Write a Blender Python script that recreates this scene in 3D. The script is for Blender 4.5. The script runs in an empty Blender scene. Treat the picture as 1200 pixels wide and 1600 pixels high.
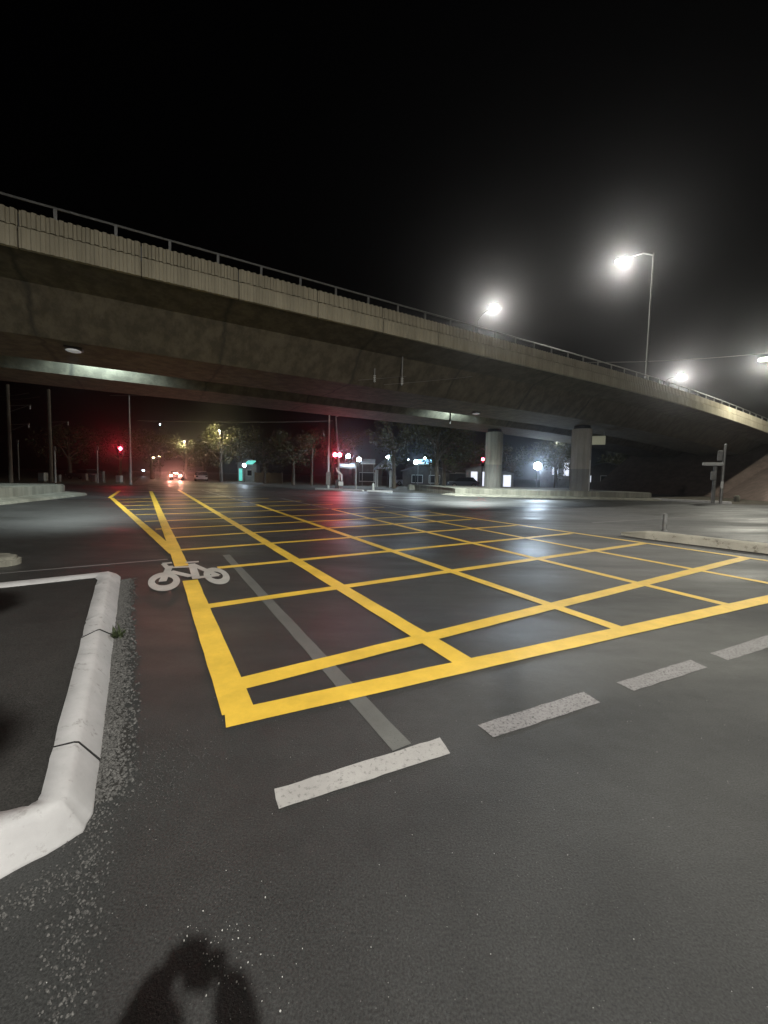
import bpy, bmesh, math, random
from mathutils import Vector, Matrix
random.seed(7)
R = math.radians
S = bpy.context.scene
COL = S.collection

# ------------------------------------------------------------------ camera
F_PX, PITCH, ROLL, EYE = 615.0, R(3.5), R(1.2), 1.6      # focal length for a 1200x1600 frame
_f = Vector((0, math.cos(PITCH), -math.sin(PITCH)))
_u0 = Vector((0, math.sin(PITCH), math.cos(PITCH)))
_r0 = Vector((1, 0, 0))
_r = math.cos(ROLL) * _r0 + math.sin(ROLL) * _u0
_u = -math.sin(ROLL) * _r0 + math.cos(ROLL) * _u0
cam_d = bpy.data.cameras.new('camera')
cam_d.sensor_fit = 'VERTICAL'; cam_d.sensor_height = 32.0; cam_d.sensor_width = 24.0
cam_d.lens = F_PX / 1600 * 32.0
cam_d.shift_y = -21 / 1600
cam_d.clip_start = 0.005; cam_d.clip_end = 3000
cam = bpy.data.objects.new('camera', cam_d); COL.objects.link(cam)
M3 = Matrix((_r, _u, -_f)).transposed()
cam.matrix_world = Matrix.Translation((0, 0, EYE)) @ M3.to_4x4()
S.camera = cam

# ------------------------------------------------------------------ night sky and exposure
W = bpy.data.worlds.new('World'); S.world = W; W.use_nodes = True
nt = W.node_tree; nt.nodes.clear()
sky = nt.nodes.new('ShaderNodeTexSky'); sky.sky_type = 'NISHITA'; sky.sun_disc = False
sky.sun_elevation = R(-4); sky.sun_rotation = R(200)
bg = nt.nodes.new('ShaderNodeBackground'); bg.inputs['Strength'].default_value = 0.012
wo = nt.nodes.new('ShaderNodeOutputWorld')
nt.links.new(sky.outputs[0], bg.inputs[0]); nt.links.new(bg.outputs[0], wo.inputs[0])
S.view_settings.view_transform = 'Standard'; S.view_settings.look = 'None'
S.view_settings.exposure = 0.0; S.view_settings.gamma = 1.0
S.cycles.use_denoising = True
S.cycles.max_bounces = 5; S.cycles.volume_bounces = 0
S.cycles.sample_clamp_indirect = 4.0

def gp(px, py, z=0.0):
    """ground point (at height z) seen at that place of the 1200x1600 photograph"""
    d = _f + _r * ((px - 600) / F_PX) - _u * ((py - 779) / F_PX)
    return Vector((0, 0, EYE)) + d * ((z - EYE) / d.z)
def at(px, py, Y):
    d = _f + _r * ((px - 600) / F_PX) - _u * ((py - 779) / F_PX)
    return Vector((0, 0, EYE)) + d * (Y / d.y)

# ------------------------------------------------------------------ materials
def mat(name, base, rough=0.7, metal=0.0, spec=0.5, var=0.0, vscale=4.0, bump=0.0, bscale=60.0, emit=None, estr=0.0, second=None, stretch=None):
    m = bpy.data.materials.new(name); m.use_nodes = True
    n = m.node_tree.nodes; l = m.node_tree.links
    b = n['Principled BSDF']
    b.inputs['Base Color'].default_value = (*base, 1); b.inputs['Roughness'].default_value = rough
    b.inputs['Metallic'].default_value = metal; b.inputs['Specular IOR Level'].default_value = spec
    tc = n.new('ShaderNodeTexCoord'); vec = tc.outputs['Object']
    if stretch:
        mp = n.new('ShaderNodeMapping'); mp.inputs['Scale'].default_value = stretch
        l.new(vec, mp.inputs[0]); vec = mp.outputs[0]
    if var or second:
        t = n.new('ShaderNodeTexNoise'); t.inputs['Scale'].default_value = vscale; t.inputs['Detail'].default_value = 6; t.inputs['Roughness'].default_value = 0.65
        l.new(vec, t.inputs['Vector'])
        rp = n.new('ShaderNodeValToRGB'); rp.color_ramp.elements[0].position = 0.32; rp.color_ramp.elements[1].position = 0.68
        lo = second if second else tuple(c * (1 - var) for c in base)
        rp.color_ramp.elements[0].color = (*lo, 1)
        rp.color_ramp.elements[1].color = (*(base if second else tuple(min(1, c * (1 + var)) for c in base)), 1)
        l.new(t.outputs[0], rp.inputs[0]); l.new(rp.outputs[0], b.inputs['Base Color'])
    if bump:
        t2 = n.new('ShaderNodeTexNoise'); t2.inputs['Scale'].default_value = bscale; t2.inputs['Detail'].default_value = 4
        l.new(tc.outputs['Object'], t2.inputs['Vector'])
        bp = n.new('ShaderNodeBump'); bp.inputs['Strength'].default_value = bump; bp.inputs['Distance'].default_value = 0.02
        l.new(t2.outputs[0], bp.inputs['Height']); l.new(bp.outputs[0], b.inputs['Normal'])
    if emit:
        b.inputs['Emission Color'].default_value = (*emit, 1); b.inputs['Emission Strength'].default_value = estr
    return m

def asphalt_mat(name, base, wet=True):
    m = bpy.data.materials.new(name); m.use_nodes = True
    n = m.node_tree.nodes; l = m.node_tree.links; b = n['Principled BSDF']
    tc = n.new('ShaderNodeTexCoord'); P = tc.outputs['Object']
    def noise(sc, det=4, rough=.6, vec=None):
        t = n.new('ShaderNodeTexNoise'); t.inputs['Scale'].default_value = sc; t.inputs['Detail'].default_value = det; t.inputs['Roughness'].default_value = rough
        l.new(vec or P, t.inputs['Vector']); return t.outputs[0]
    def ramp(v, p0, c0, p1, c1):
        r = n.new('ShaderNodeValToRGB'); r.color_ramp.elements[0].position = p0; r.color_ramp.elements[1].position = p1
        r.color_ramp.elements[0].color = (*c0, 1); r.color_ramp.elements[1].color = (*c1, 1); l.new(v, r.inputs[0]); return r.outputs[0]
    def mix(a, c, f=1.0, mode='MULTIPLY'):
        x = n.new('ShaderNodeMix'); x.data_type = 'RGBA'; x.blend_type = mode; x.inputs[0].default_value = f
        l.new(a, x.inputs[6]); l.new(c, x.inputs[7]); return x.outputs[2]
    big = ramp(noise(.28, 5), .3, tuple(c * .72 for c in base), .7, tuple(c * 1.25 for c in base))
    mid = ramp(noise(2.6, 6, .7), .3, (.82,) * 3, .7, (1.15,) * 3)
    fine = ramp(noise(120, 3, .7), .32, (.45,) * 3, .70, (1.7,) * 3)
    col = mix(mix(big, mid), fine)
    # pale stones showing in the worn surface
    vo = n.new('ShaderNodeTexVoronoi'); vo.inputs['Scale'].default_value = 95; l.new(P, vo.inputs['Vector'])
    st = ramp(vo.outputs['Distance'], .10, (1,) * 3, .17, (0,) * 3)
    wn = n.new('ShaderNodeTexWhiteNoise'); l.new(vo.outputs['Color'], wn.inputs['Vector'])
    sel = ramp(wn.outputs[0], .9, (0,) * 3, .93, (1,) * 3)
    x = n.new('ShaderNodeMix'); x.data_type = 'RGBA'; l.new(mix(st, sel), x.inputs[0]); l.new(col, x.inputs[6]); x.inputs[7].default_value = (.16, .155, .15, 1)
    l.new(x.outputs[2], b.inputs['Base Color'])
    # tyre-polished and damp streaks along the carriageway
    mp = n.new('ShaderNodeMapping'); mp.inputs['Rotation'].default_value = (0, 0, R(-31)); mp.inputs['Scale'].default_value = (.16, .55, 1); l.new(P, mp.inputs[0])
    rn = noise(.9, 6, .62, mp.outputs[0])
    rr = n.new('ShaderNodeMapRange'); rr.inputs['From Min'].default_value = .35; rr.inputs['From Max'].default_value = .66
    rr.inputs['To Min'].default_value = .37 if wet else .7; rr.inputs['To Max'].default_value = .70 if wet else .85
    l.new(rn, rr.inputs['Value']); l.new(rr.outputs[0], b.inputs['Roughness'])
    b.inputs['Specular IOR Level'].default_value = .36 if wet else .2
    bp = n.new('ShaderNodeBump'); bp.inputs['Strength'].default_value = .55; bp.inputs['Distance'].default_value = .006
    l.new(noise(140, 4, .7), bp.inputs['Height'])
    bp2 = n.new('ShaderNodeBump'); bp2.inputs['Strength'].default_value = .35; bp2.inputs['Distance'].default_value = .01
    l.new(noise(6, 4, .6), bp2.inputs['Height']); l.new(bp.outputs[0], bp2.inputs['Normal'])
    l.new(bp2.outputs[0], b.inputs['Normal'])
    return m

def paint_mat(name, base, wear, wear_col=(.06, .058, .055), rough=.5, wscale=30):
    m = bpy.data.materials.new(name); m.use_nodes = True
    n = m.node_tree.nodes; l = m.node_tree.links; b = n['Principled BSDF']
    tc = n.new('ShaderNodeTexCoord'); P = tc.outputs['Object']
    def noise(sc, det=5, ro=.7):
        t = n.new('ShaderNodeTexNoise'); t.inputs['Scale'].default_value = sc; t.inputs['Detail'].default_value = det; t.inputs['Roughness'].default_value = ro
        l.new(P, t.inputs['Vector']); return t.outputs[0]
    a = n.new('ShaderNodeValToRGB'); a.color_ramp.elements[0].position = .3; a.color_ramp.elements[1].position = .7
    a.color_ramp.elements[0].color = (*[c * .74 for c in base], 1); a.color_ramp.elements[1].color = (*[min(1, c * 1.08) for c in base], 1)
    l.new(noise(1.7), a.inputs[0])
    w = n.new('ShaderNodeValToRGB'); w.color_ramp.elements[0].position = wear - .06; w.color_ramp.elements[1].position = wear + .06
    w.color_ramp.elements[0].color = (1, 1, 1, 1); w.color_ramp.elements[1].color = (0, 0, 0, 1)
    l.new(noise(wscale, 6, .75), w.inputs[0])
    x = n.new('ShaderNodeMix'); x.data_type = 'RGBA'
    l.new(w.outputs[0], x.inputs[0]); l.new(a.outputs[0], x.inputs[6]); x.inputs[7].default_value = (*wear_col, 1)
    l.new(x.outputs[2], b.inputs['Base Color'])
    b.inputs['Roughness'].default_value = rough; b.inputs['Specular IOR Level'].default_value = .35
    bp = n.new('ShaderNodeBump'); bp.inputs['Strength'].default_value = .35; bp.inputs['Distance'].default_value = .004
    l.new(noise(150, 3), bp.inputs['Height']); l.new(bp.outputs[0], b.inputs['Normal'])
    return m

def concrete_mat(name, base, streak=.5, joint=None, dark=(.05, .045, .035)):
    """weathered concrete: mottling, vertical run-off streaks, optional dark segment joints every `joint` metres along local x"""
    m = bpy.data.materials.new(name); m.use_nodes = True
    n = m.node_tree.nodes; l = m.node_tree.links; b = n['Principled BSDF']
    tc = n.new('ShaderNodeTexCoord'); P = tc.outputs['Object']
    def noise(sc, det=6, ro=.65, vec=None):
        t = n.new('ShaderNodeTexNoise'); t.inputs['Scale'].default_value = sc; t.inputs['Detail'].default_value = det; t.inputs['Roughness'].default_value = ro
        l.new(vec or P, t.inputs['Vector']); return t.outputs[0]
    def ramp(v, p0, c0, p1, c1):
        r = n.new('ShaderNodeValToRGB'); r.color_ramp.elements[0].position = p0; r.color_ramp.elements[1].position = p1
        r.color_ramp.elements[0].color = (*c0, 1); r.color_ramp.elements[1].color = (*c1, 1); l.new(v, r.inputs[0]); return r.outputs[0]
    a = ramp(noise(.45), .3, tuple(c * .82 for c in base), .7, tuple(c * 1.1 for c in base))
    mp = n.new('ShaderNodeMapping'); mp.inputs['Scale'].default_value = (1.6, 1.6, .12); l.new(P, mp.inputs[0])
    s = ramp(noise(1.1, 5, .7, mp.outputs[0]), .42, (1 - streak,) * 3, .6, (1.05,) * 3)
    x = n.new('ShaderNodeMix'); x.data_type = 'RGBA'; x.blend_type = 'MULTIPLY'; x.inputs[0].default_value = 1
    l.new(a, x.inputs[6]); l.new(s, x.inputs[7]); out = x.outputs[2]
    if joint:
        sp = n.new('ShaderNodeSeparateXYZ'); l.new(P, sp.inputs[0])
        wob = n.new('ShaderNodeMath'); wob.operation = 'MULTIPLY_ADD'; wob.inputs[1].default_value = .5
        l.new(noise(1.2, 4), wob.inputs[0]); l.new(sp.outputs[0], wob.inputs[2])
        md = n.new('ShaderNodeMath'); md.operation = 'PINGPONG'; md.inputs[1].default_value = joint / 2; l.new(wob.outputs[0], md.inputs[0])
        j = ramp(md.outputs[0], .0, (1,) * 3, .13, (0,) * 3)
        y = n.new('ShaderNodeMix'); y.data_type = 'RGBA'; l.new(j, y.inputs[0]); l.new(out, y.inputs[6]); y.inputs[7].default_value = (*dark, 1)
        out = y.outputs[2]
    l.new(out, b.inputs['Base Color']); b.inputs['Roughness'].default_value = .85; b.inputs['Specular IOR Level'].default_value = .25
    bp = n.new('ShaderNodeBump'); bp.inputs['Strength'].default_value = .4; bp.inputs['Distance'].default_value = .02
    l.new(noise(22, 5), bp.inputs['Height']); l.new(bp.outputs[0], b.inputs['Normal'])
    return m

MA = dict(
    asphalt=asphalt_mat('asphalt', (.0335, .0342, .0335)),
    path=asphalt_mat('path asphalt', (.028, .0275, .026), wet=False),
    earth=mat('verge earth', (.045, .038, .026), .95, var=.5, vscale=1.5, bump=.8, bscale=8),
    yellow=paint_mat('yellow road paint', (.80, .525, .065), .30, wear_col=(.48, .29, .05), wscale=9),
    white=paint_mat('white road paint', (.46, .455, .43), .30, wscale=40),
    worn=paint_mat('worn white road paint', (.225, .215, .215), .44, wscale=55),
    newdash=paint_mat('part worn white road paint', (.40, .39, .375), .40, wear_col=(.19, .185, .18), wscale=38),
    oldgrey=paint_mat('blacked out grey line', (.125, .128, .12), .38, wear_col=(.08, .08, .075), wscale=60),
    kerbpaint=paint_mat('white kerb paint', (.455, .45, .45), .36, wear_col=(.22, .21, .2), rough=.7, wscale=11),
    kerbold=paint_mat('old kerb paint', (.48, .45, .37), .38, wear_col=(.12, .1, .07), rough=.8, wscale=5),
    wall=concrete_mat('island concrete', (.24, .235, .195), .35),
    parapet=concrete_mat('parapet concrete', (.36, .325, .24), .14),
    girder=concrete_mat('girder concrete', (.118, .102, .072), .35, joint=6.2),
    column=concrete_mat('column concrete', (.34, .315, .265), .3),
    colpaint=concrete_mat('column base paint', (.2, .195, .18), .25),
    steel=mat('galvanised steel', (.30, .30, .29), .5, .6, var=.2, vscale=3),
    darksteel=mat('dark steel', (.05, .05, .05), .5, .5, var=.3, vscale=5),
    grey=mat('grey painted metal', (.17, .17, .165), .55, .2, var=.25, vscale=6),
    timber=mat('grey timber', (.13, .115, .09), .9, var=.4, vscale=5, stretch=(3, 3, .3)),
    black=mat('black plastic', (.015, .015, .015), .5),
    rubber=mat('rubber bearing', (.012, .012, .012), .9),
    glass=mat('dark glass', (.02, .022, .025), .12),
    whitemet=mat('white painted metal', (.55, .55, .53), .5, var=.1, vscale=8),
    lamp=mat('lamp lens', (.9, .9, .85), .3, emit=(1, .96, .86), estr=260),
    lampcool=mat('cool lamp lens', (.9, .9, .9), .3, emit=(.72, .86, 1), estr=160),
    lampsmall=mat('small lamp lens', (.9, .9, .85), .3, emit=(.62, .84, 1), estr=60),
    dimlamp=mat('dim soffit lens', (.8, .8, .8), .3, emit=(.9, .95, 1), estr=.12),
    warm=mat('warm lamp lens', (.9, .85, .7), .3, emit=(1, .85, .5), estr=30),
    red=mat('red signal lens', (.5, .01, .01), .3, emit=(1, .035, .06), estr=220),
    tail=mat('tail lamp lens', (.6, .05, .05), .3, emit=(1, .30, .20), estr=120),
    teal=mat('teal lit panel', (.1, .5, .5), .4, emit=(.15, .75, .62), estr=.9),
    blueglow=mat('blue lit panel', (.3, .6, .8), .4, emit=(.35, .72, 1), estr=2.2),
    litwhite=mat('lit white panel', (.7, .7, .75), .4, emit=(.8, .85, 1), estr=1.1),
    pole=mat('dark lamp pole', (.03, .03, .03), .75, .0),
    leaf=mat('leaves', (.05, .056, .018), .7, var=.5, vscale=.9),
    weed=mat('weed leaves', (.03, .042, .014), .7, var=.4, vscale=20),
    bark=mat('bark', (.12, .10, .075), .95, var=.4, vscale=4, bump=.6, bscale=12, stretch=(3, 3, .5)),
    stone=mat('road grit', (.15, .147, .14), .9, second=(.010, .0098, .0095), vscale=80),
    bluewall=mat('pale wall', (.28, .29, .31), .8, var=.25, vscale=1.2),
    brick=mat('dark wall', (.07, .06, .052), .9, var=.3, vscale=2),
    roof=mat('roof sheet', (.10, .10, .105), .7, var=.25, vscale=1.5),
    carpaint=mat('car paint', (.12, .13, .16), .3, .3),
    carwhite=mat('white car paint', (.5, .5, .52), .3),
    slope=concrete_mat('slope paving', (.12, .09, .077), .25),
    cloth=mat('dark cloth', (.03, .03, .035), .9, var=.2, vscale=20),
    skin=mat('skin', (.42, .27, .2), .6),
    hair=mat('dark hair', (.02, .015, .012), .6),
    wire=mat('overhead wire', (.22, .21, .20), .4, .5),
)

# ------------------------------------------------------------------ mesh helpers
def obj(name, bm, material, parent=None, smooth=False):
    me = bpy.data.meshes.new(name)
    bmesh.ops.recalc_face_normals(bm, faces=bm.faces) if smooth != 'keep' else None
    if smooth is True:
        for e_ in bm.edges:
            if any(len(f_.verts) > 4 for f_ in e_.link_faces): e_.smooth = False
    bm.to_mesh(me); bm.free()
    if smooth is True:
        for p in me.polygons: p.use_smooth = len(p.vertices) <= 4
    for mm in (material if isinstance(material, (list, tuple)) else [material]): me.materials.append(mm)
    o = bpy.data.objects.new(name, me); COL.objects.link(o)
    if parent: o.parent = parent
    return o
def tag(o, label, cat, group=None):
    o['label'] = label; o['category'] = cat
    if group: o['group'] = group
    return o
def thing(name, label, cat, loc=(0, 0, 0), rz=0.0, group=None):
    o = bpy.data.objects.new(name, None); COL.objects.link(o); o.empty_display_size = .2
    o.location = loc; o.rotation_euler = (0, 0, rz); return tag(o, label, cat, group)
def structure(o): o['kind'] = 'structure'; return o
def copy_tree(o, parent=None):
    c = o.copy(); COL.objects.link(c)
    if parent: c.parent = parent
    for ch in list(o.children): copy_tree(ch, c)
    return c
def B(): return bmesh.new()
def box(bm, c, s, rz=0.0, rx=0.0, ry=0.0):
    m = Matrix.Translation(c) @ Matrix.Rotation(rz, 4, 'Z') @ Matrix.Rotation(ry, 4, 'Y') @ Matrix.Rotation(rx, 4, 'X') @ Matrix.Diagonal((*s, 1))
    return bmesh.ops.create_cube(bm, size=1, matrix=m)['verts']
def bevel(bm, w=.01, seg=2):
    bmesh.ops.bevel(bm, geom=bm.edges[:], offset=w, segments=seg, affect='EDGES', profile=.5)
def tube(bm, pts, rad, n=8, cap=True):
    pts = [Vector(p) for p in pts]
    rads = rad if isinstance(rad, (list, tuple)) else [rad] * len(pts)
    rings = []
    for i, p in enumerate(pts):
        d = (pts[min(i + 1, len(pts) - 1)] - pts[max(i - 1, 0)]).normalized()
        a = Vector((0, 0, 1)) if abs(d.z) < .9 else Vector((1, 0, 0))
        x = d.cross(a).normalized(); y = d.cross(x).normalized()
        rings.append([bm.verts.new(p + (x * math.cos(2 * math.pi * k / n) + y * math.sin(2 * math.pi * k / n)) * rads[i]) for k in range(n)])
    for a, b in zip(rings, rings[1:]):
        for k in range(n): bm.faces.new((a[k], a[(k + 1) % n], b[(k + 1) % n], b[k]))
    if cap:
        bm.faces.new(rings[0][::-1]); bm.faces.new(rings[-1])
def prism(bm, poly, z0, z1):
    lo = [bm.verts.new((p[0], p[1], z0)) for p in poly]; hi = [bm.verts.new((p[0], p[1], z1)) for p in poly]
    n = len(poly)
    bm.faces.new(hi); bm.faces.new(lo[::-1])
    for i in range(n): bm.faces.new((lo[i], lo[(i + 1) % n], hi[(i + 1) % n], hi[i]))
def sheet(bm, poly, z): bm.faces.new([bm.verts.new((p[0], p[1], z)) for p in poly])
def sweep(bm, sections, closed=True, caps=True):
    """sections: list of equal-length lists of points"""
    rows = [[bm.verts.new(p) for p in s] for s in sections]
    n = len(rows[0])
    for a, b in zip(rows, rows[1:]):
        for k in range(n if closed else n - 1): bm.faces.new((a[k], a[(k + 1) % n], b[(k + 1) % n], b[k]))
    if caps and closed: bm.faces.new(rows[0][::-1]); bm.faces.new(rows[-1])
def disc_dome(bm, c, r, h, n=12):
    bmesh.ops.create_uvsphere(bm, u_segments=n, v_segments=8, radius=1, matrix=Matrix.Translation(c) @ Matrix.Diagonal((r, r, h, 1)))
def point_light(name, loc, power, color, radius=.12, parent=None, spot=None, aim=None, blend=.5):
    d = bpy.data.lights.new(name, 'SPOT' if spot else 'POINT'); d.energy = power; d.color = color; d.shadow_soft_size = radius
    o = bpy.data.objects.new(name, d); COL.objects.link(o); o.location = loc
    if spot:
        d.spot_size = R(spot); d.spot_blend = blend
        if aim: o.rotation_euler = (Vector(aim) - Vector(loc)).to_track_quat('-Z', 'Y').to_euler()
    if parent: o.parent = parent
    return o

# ------------------------------------------------------------------ ground and roads
DC = Vector((math.cos(R(31.5)), math.sin(R(31.5)), 0))      # across the box
DL = Vector((math.cos(R(120.8)), math.sin(R(120.8)), 0))    # along the road with the bicycle lane
bm = B(); g = 380
sheet(bm, [(-g, -g), (g, -g), (g, g), (-g, g)], -.02)
structure(obj('ground', bm, MA['earth']))
bm = B()
fk0, fk1 = gp(480, 764.5), gp(640, 770)
far_l = gp(470, 764)
def P2(v): return (v.x, v.y)
road_poly = [(-90, -60), (120, -60), (120, 17), P2(gp(1150, 788)), P2(gp(1018, 781)), P2(gp(700, 771.5)), P2(fk1), P2(fk0), P2(gp(380, 757)),
             P2(gp(380, 757) + DL * 260), P2(gp(205, 758) + DL * 260), P2(gp(205, 758)), (-60, 42), (-90, 48)]
sheet(bm, road_poly, 0.0)
structure(obj('road', bm, MA['asphalt']))

# ------------------------------------------------------------------ road markings
def strip(bm, a, b, w, z, side=0.0, jag=.004, n=None):
    """painted line from a to b with slightly uneven edges; side -1/0/1 shifts it off the line"""
    a = Vector((a[0], a[1], 0)); b = Vector((b[0], b[1], 0)); d = (b - a); L = d.length; d.normalize(); q = Vector((-d.y, d.x, 0))
    n = n or max(2, int(L / .25)); prev = None
    for i in range(n + 1):
        p = a + d * (L * i / n)
        e0 = (side - 1) * w / 2 + random.uniform(-jag, jag); e1 = (side + 1) * w / 2 + random.uniform(-jag, jag)
        cur = (bm.verts.new((*(p + q * e0).xy, z)), bm.verts.new((*(p + q * e1).xy, z)))
        if prev: bm.faces.new((prev[0], cur[0], cur[1], prev[1]))
        prev = cur
YZ = .0055
def lerp_line(p, q, x):                                  # helper along a pixel line
    return p + (q - p) * x
yb = thing('yellow_box_marking', 'bright yellow criss-cross box junction painted over the dark asphalt', 'road marking')
def part_line(name, a, b, w, z=YZ, side=0.0, m='yellow', parent=yb):
    bm = B(); strip(bm, a, b, w, z, side); return obj(name, bm, MA[m], parent)
# border: front edge, left edge, right edge, left flare
fr_a = gp(353, 1138); fr_b = fr_a + (gp(1200, 943) - fr_a).normalized() * 9.5
part_line('border_line', fr_a, fr_b, .19, side=1)
bk = gp(285, 908.5); lf_dir = (gp(285, 910) - gp(350, 1125)).normalized()
part_line('border_line', fr_a + lf_dir * .14, bk, .20, YZ + .001, side=-1)
b2 = gp(273, 886)
part_line('border_line', b2, gp(233, 767.5), .21, YZ + .001, side=-1)
R0, R1 = gp(1200, 876.5), gp(700, 804.5)
rdir = (R1 - R0).normalized()
part_line('border_line', R0 - rdir * 5, R1 + rdir * 1.2, .17)
part_line('border_line', gp(264, 864) + DL * -.1, gp(171, 778), .19, YZ + .002, side=-1)
part_line('border_line', gp(171, 778), gp(187, 767), .19, YZ + .001)
# across lines
for (x0, y0, x1, y1, w) in [(370, 1070, 1168, 871, .165), (320, 948, 1007, 849, .15), (340, 887.5, 893, 833.5, .15), (281, 859.5, 806, 821, .15),
                            (272, 840, 737, 811.5, .15), (243, 827, 700, 804.3, .15), (226, 814.8, 672, 798.2, .15), (212, 804.5, 600, 792.5, .15),
                            (200, 796.5, 520, 788, .15), (192, 790.5, 470, 783, .15), (183, 785, 420, 779, .15), (177, 780.5, 380, 776, .15)]:
    part_line('cross_line', gp(x0, y0), gp(x1, y1), w * 1.1, YZ - .002)
# along lines
for (x0, y0, x1, y1, w) in [(725, 1034, 279, 765.5, .20), (975, 985, 401, 788.5, .17), (1150, 948.5, 520, 796, .155), (1290, 928, 580, 796, .15), ]:
    part_line('along_line', gp(x0, y0), gp(x1, y1), w, YZ - .001)
part_line('along_line', gp(401, 788.5), gp(315, 766), .14, YZ - .001, m='worn')
part_line('along_line', gp(520, 796), gp(440, 779), .14, YZ - .001, m='worn')

def white_mark(name, pts, m, label, z=.0025, group=None):
    bm = B(); c = [Vector((p.x, p.y, 0)) for p in pts]
    # finely divided quad with rough edges
    n1, n2 = 14, 2
    grid = [[(c[0].lerp(c[3], j / n2)).lerp(c[1].lerp(c[2], j / n2), i / n1) for i in range(n1 + 1)] for j in range(n2 + 1)]
    vs = [[bm.verts.new((p.x + random.uniform(-.004, .004), p.y + random.uniform(-.004, .004), z)) for p in row] for row in grid]
    for j in range(n2):
        for i in range(n1): bm.faces.new((vs[j][i], vs[j][i + 1], vs[j + 1][i + 1], vs[j + 1][i]))
    return tag(obj(name, bm, MA[m]), label, 'road marking', group)
G1 = 'white give way dashes'
white_mark('painted_dash', [gp(436, 1264), gp(703, 1178), gp(687, 1153), gp(428, 1234)], 'newdash', 'brightest white dash, touching the end of the grey blacked-out line', group=G1)
white_mark('painted_dash', [gp(770, 1153), gp(938, 1098), gp(912, 1081), gp(747, 1133)], 'worn', 'worn grey dash next to the right of the brightest white dash', group=G1)
white_mark('painted_dash', [gp(990, 1080), gp(1105, 1043), gp(1078, 1031), gp(964, 1067)], 'worn', 'worn grey dash between two other worn dashes, in front of the box corner', group=G1)
white_mark('painted_dash', [gp(1138, 1032), gp(1235, 1001), gp(1208, 990), gp(1110, 1021)], 'worn', 'worn grey dash cut off by the right edge of the photo', group=G1)
bm = B(); strip(bm, gp(628, 1168), gp(353, 867), .13, .0018)
tag(obj('faded_lane_line', bm, MA['oldgrey']), 'faded grey lane line running under the yellow box from the brightest dash', 'road marking')
bm = B(); strip(bm, gp(0, 898) - DC * 6, gp(262, 874), .06, .003, jag=.012)
tag(obj('edge_line', bm, MA['worn']), 'thin broken pale line on the road beyond the kerbed footpath corner', 'road marking')
bm = B(); strip(bm, gp(705, 806), gp(560, 783), .14, .003)
tag(obj('faded_lane_line', bm, MA['worn']), 'faded white line beyond the right end of the yellow box', 'road marking')
for k, (p, q, lab) in enumerate([((1170, 812), (1240, 806), 'short shiny pale dash on the far road near the right edge'), ((800, 821), (852, 826), 'short faded dash just outside the right border of the yellow box'), ((925, 817), (1100, 806), 'long faint pale line on the road behind the bollard')]):
    bm = B(); strip(bm, gp(*p), gp(*q), .1, .003); tag(obj('faded_dash', bm, MA['worn']), lab, 'road marking', 'faded far dashes')

# bicycle symbol
bi = thing('bicycle_symbol', 'white painted bicycle symbol breaking the yellow left border', 'road marking')
def cp(x, y): return gp(200 + x / 4, 840 + y / 4)
def ring(bm, c, ru, rv, iu, iv, z, n=48):
    pt = lambda a_, b_, t: c + DC * (a_ * math.cos(t)) + DL * (b_ * math.sin(t))
    a = [(bm.verts.new((*pt(iu, iv, t).xy, z)), bm.verts.new((*pt(ru, rv, t).xy, z))) for t in [2 * math.pi * k / n for k in range(n)]]
    for k in range(n): bm.faces.new((a[k][0], a[k][1], a[(k + 1) % n][1], a[(k + 1) % n][0]))
for w_, ru in ((gp(256.5, 908.5), .20), (gp(338.2, 899.7), .17)):
    bm = B(); ring(bm, w_, ru, .54, ru - .085, .25, .0085); obj('wheel', bm, MA['white'], bi)
bm = B()
for k, (a, b, w) in enumerate([((262, 180), (215, 278), .10), ((268, 190), (412, 184), .11), ((262, 214), (398, 246), .12), ((398, 166), (428, 262), .11), ((405, 172), (560, 240), .10),
                ((418, 256), (566, 238), .13), ((215, 166), (275, 160), .12), ((360, 159), (442, 154), .11), ((222, 168), (258, 205), .08)]):
    strip(bm, cp(*a), cp(*b), w, .0095 + k * .0003, jag=0, n=1)
obj('bicycle_frame', bm, MA['white'], bi)

# ------------------------------------------------------------------ kerbs and islands
def kerb_run(name, base, inn, m, label, zt=.15, slope=.10, parent=None, closed=False, cut=None):
    """kerb whose road-side foot follows `base` and whose back edge follows `inn` (both lists of points)"""
    bm = B(); sec = []
    for p, q in zip(base, inn):
        p = Vector((p.x, p.y, 0)); q = Vector((q.x, q.y, 0)); d = q - p
        sec.append([p - d * .05 + Vector((0, 0, -.02)), p + Vector((0, 0, .012)), p + d * .38 + Vector((0, 0, zt * .80)), p + d * .46 + Vector((0, 0, zt * .95)), p + d * .56 + Vector((0, 0, zt)),
                    q + Vector((0, 0, zt + .004)), q + Vector((0, 0, -.02))])
    sweep(bm, sec)
    return obj(name, bm, m, parent, smooth=(m is MA['kerbpaint']))
def densify(pts, n=6):
    out = []
    for a, b in zip(pts, pts[1:]):
        for k in range(n): out.append(a.lerp(b, k / n))
    return out + [pts[-1]]
def rough(pts, a=.006): return [p + Vector((random.uniform(-a, a), random.uniform(-a, a), 0)) for p in pts]
kt = .15
kerb = thing('kerb', 'white painted kerb curving round the corner of the left footpath', 'kerb')
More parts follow.
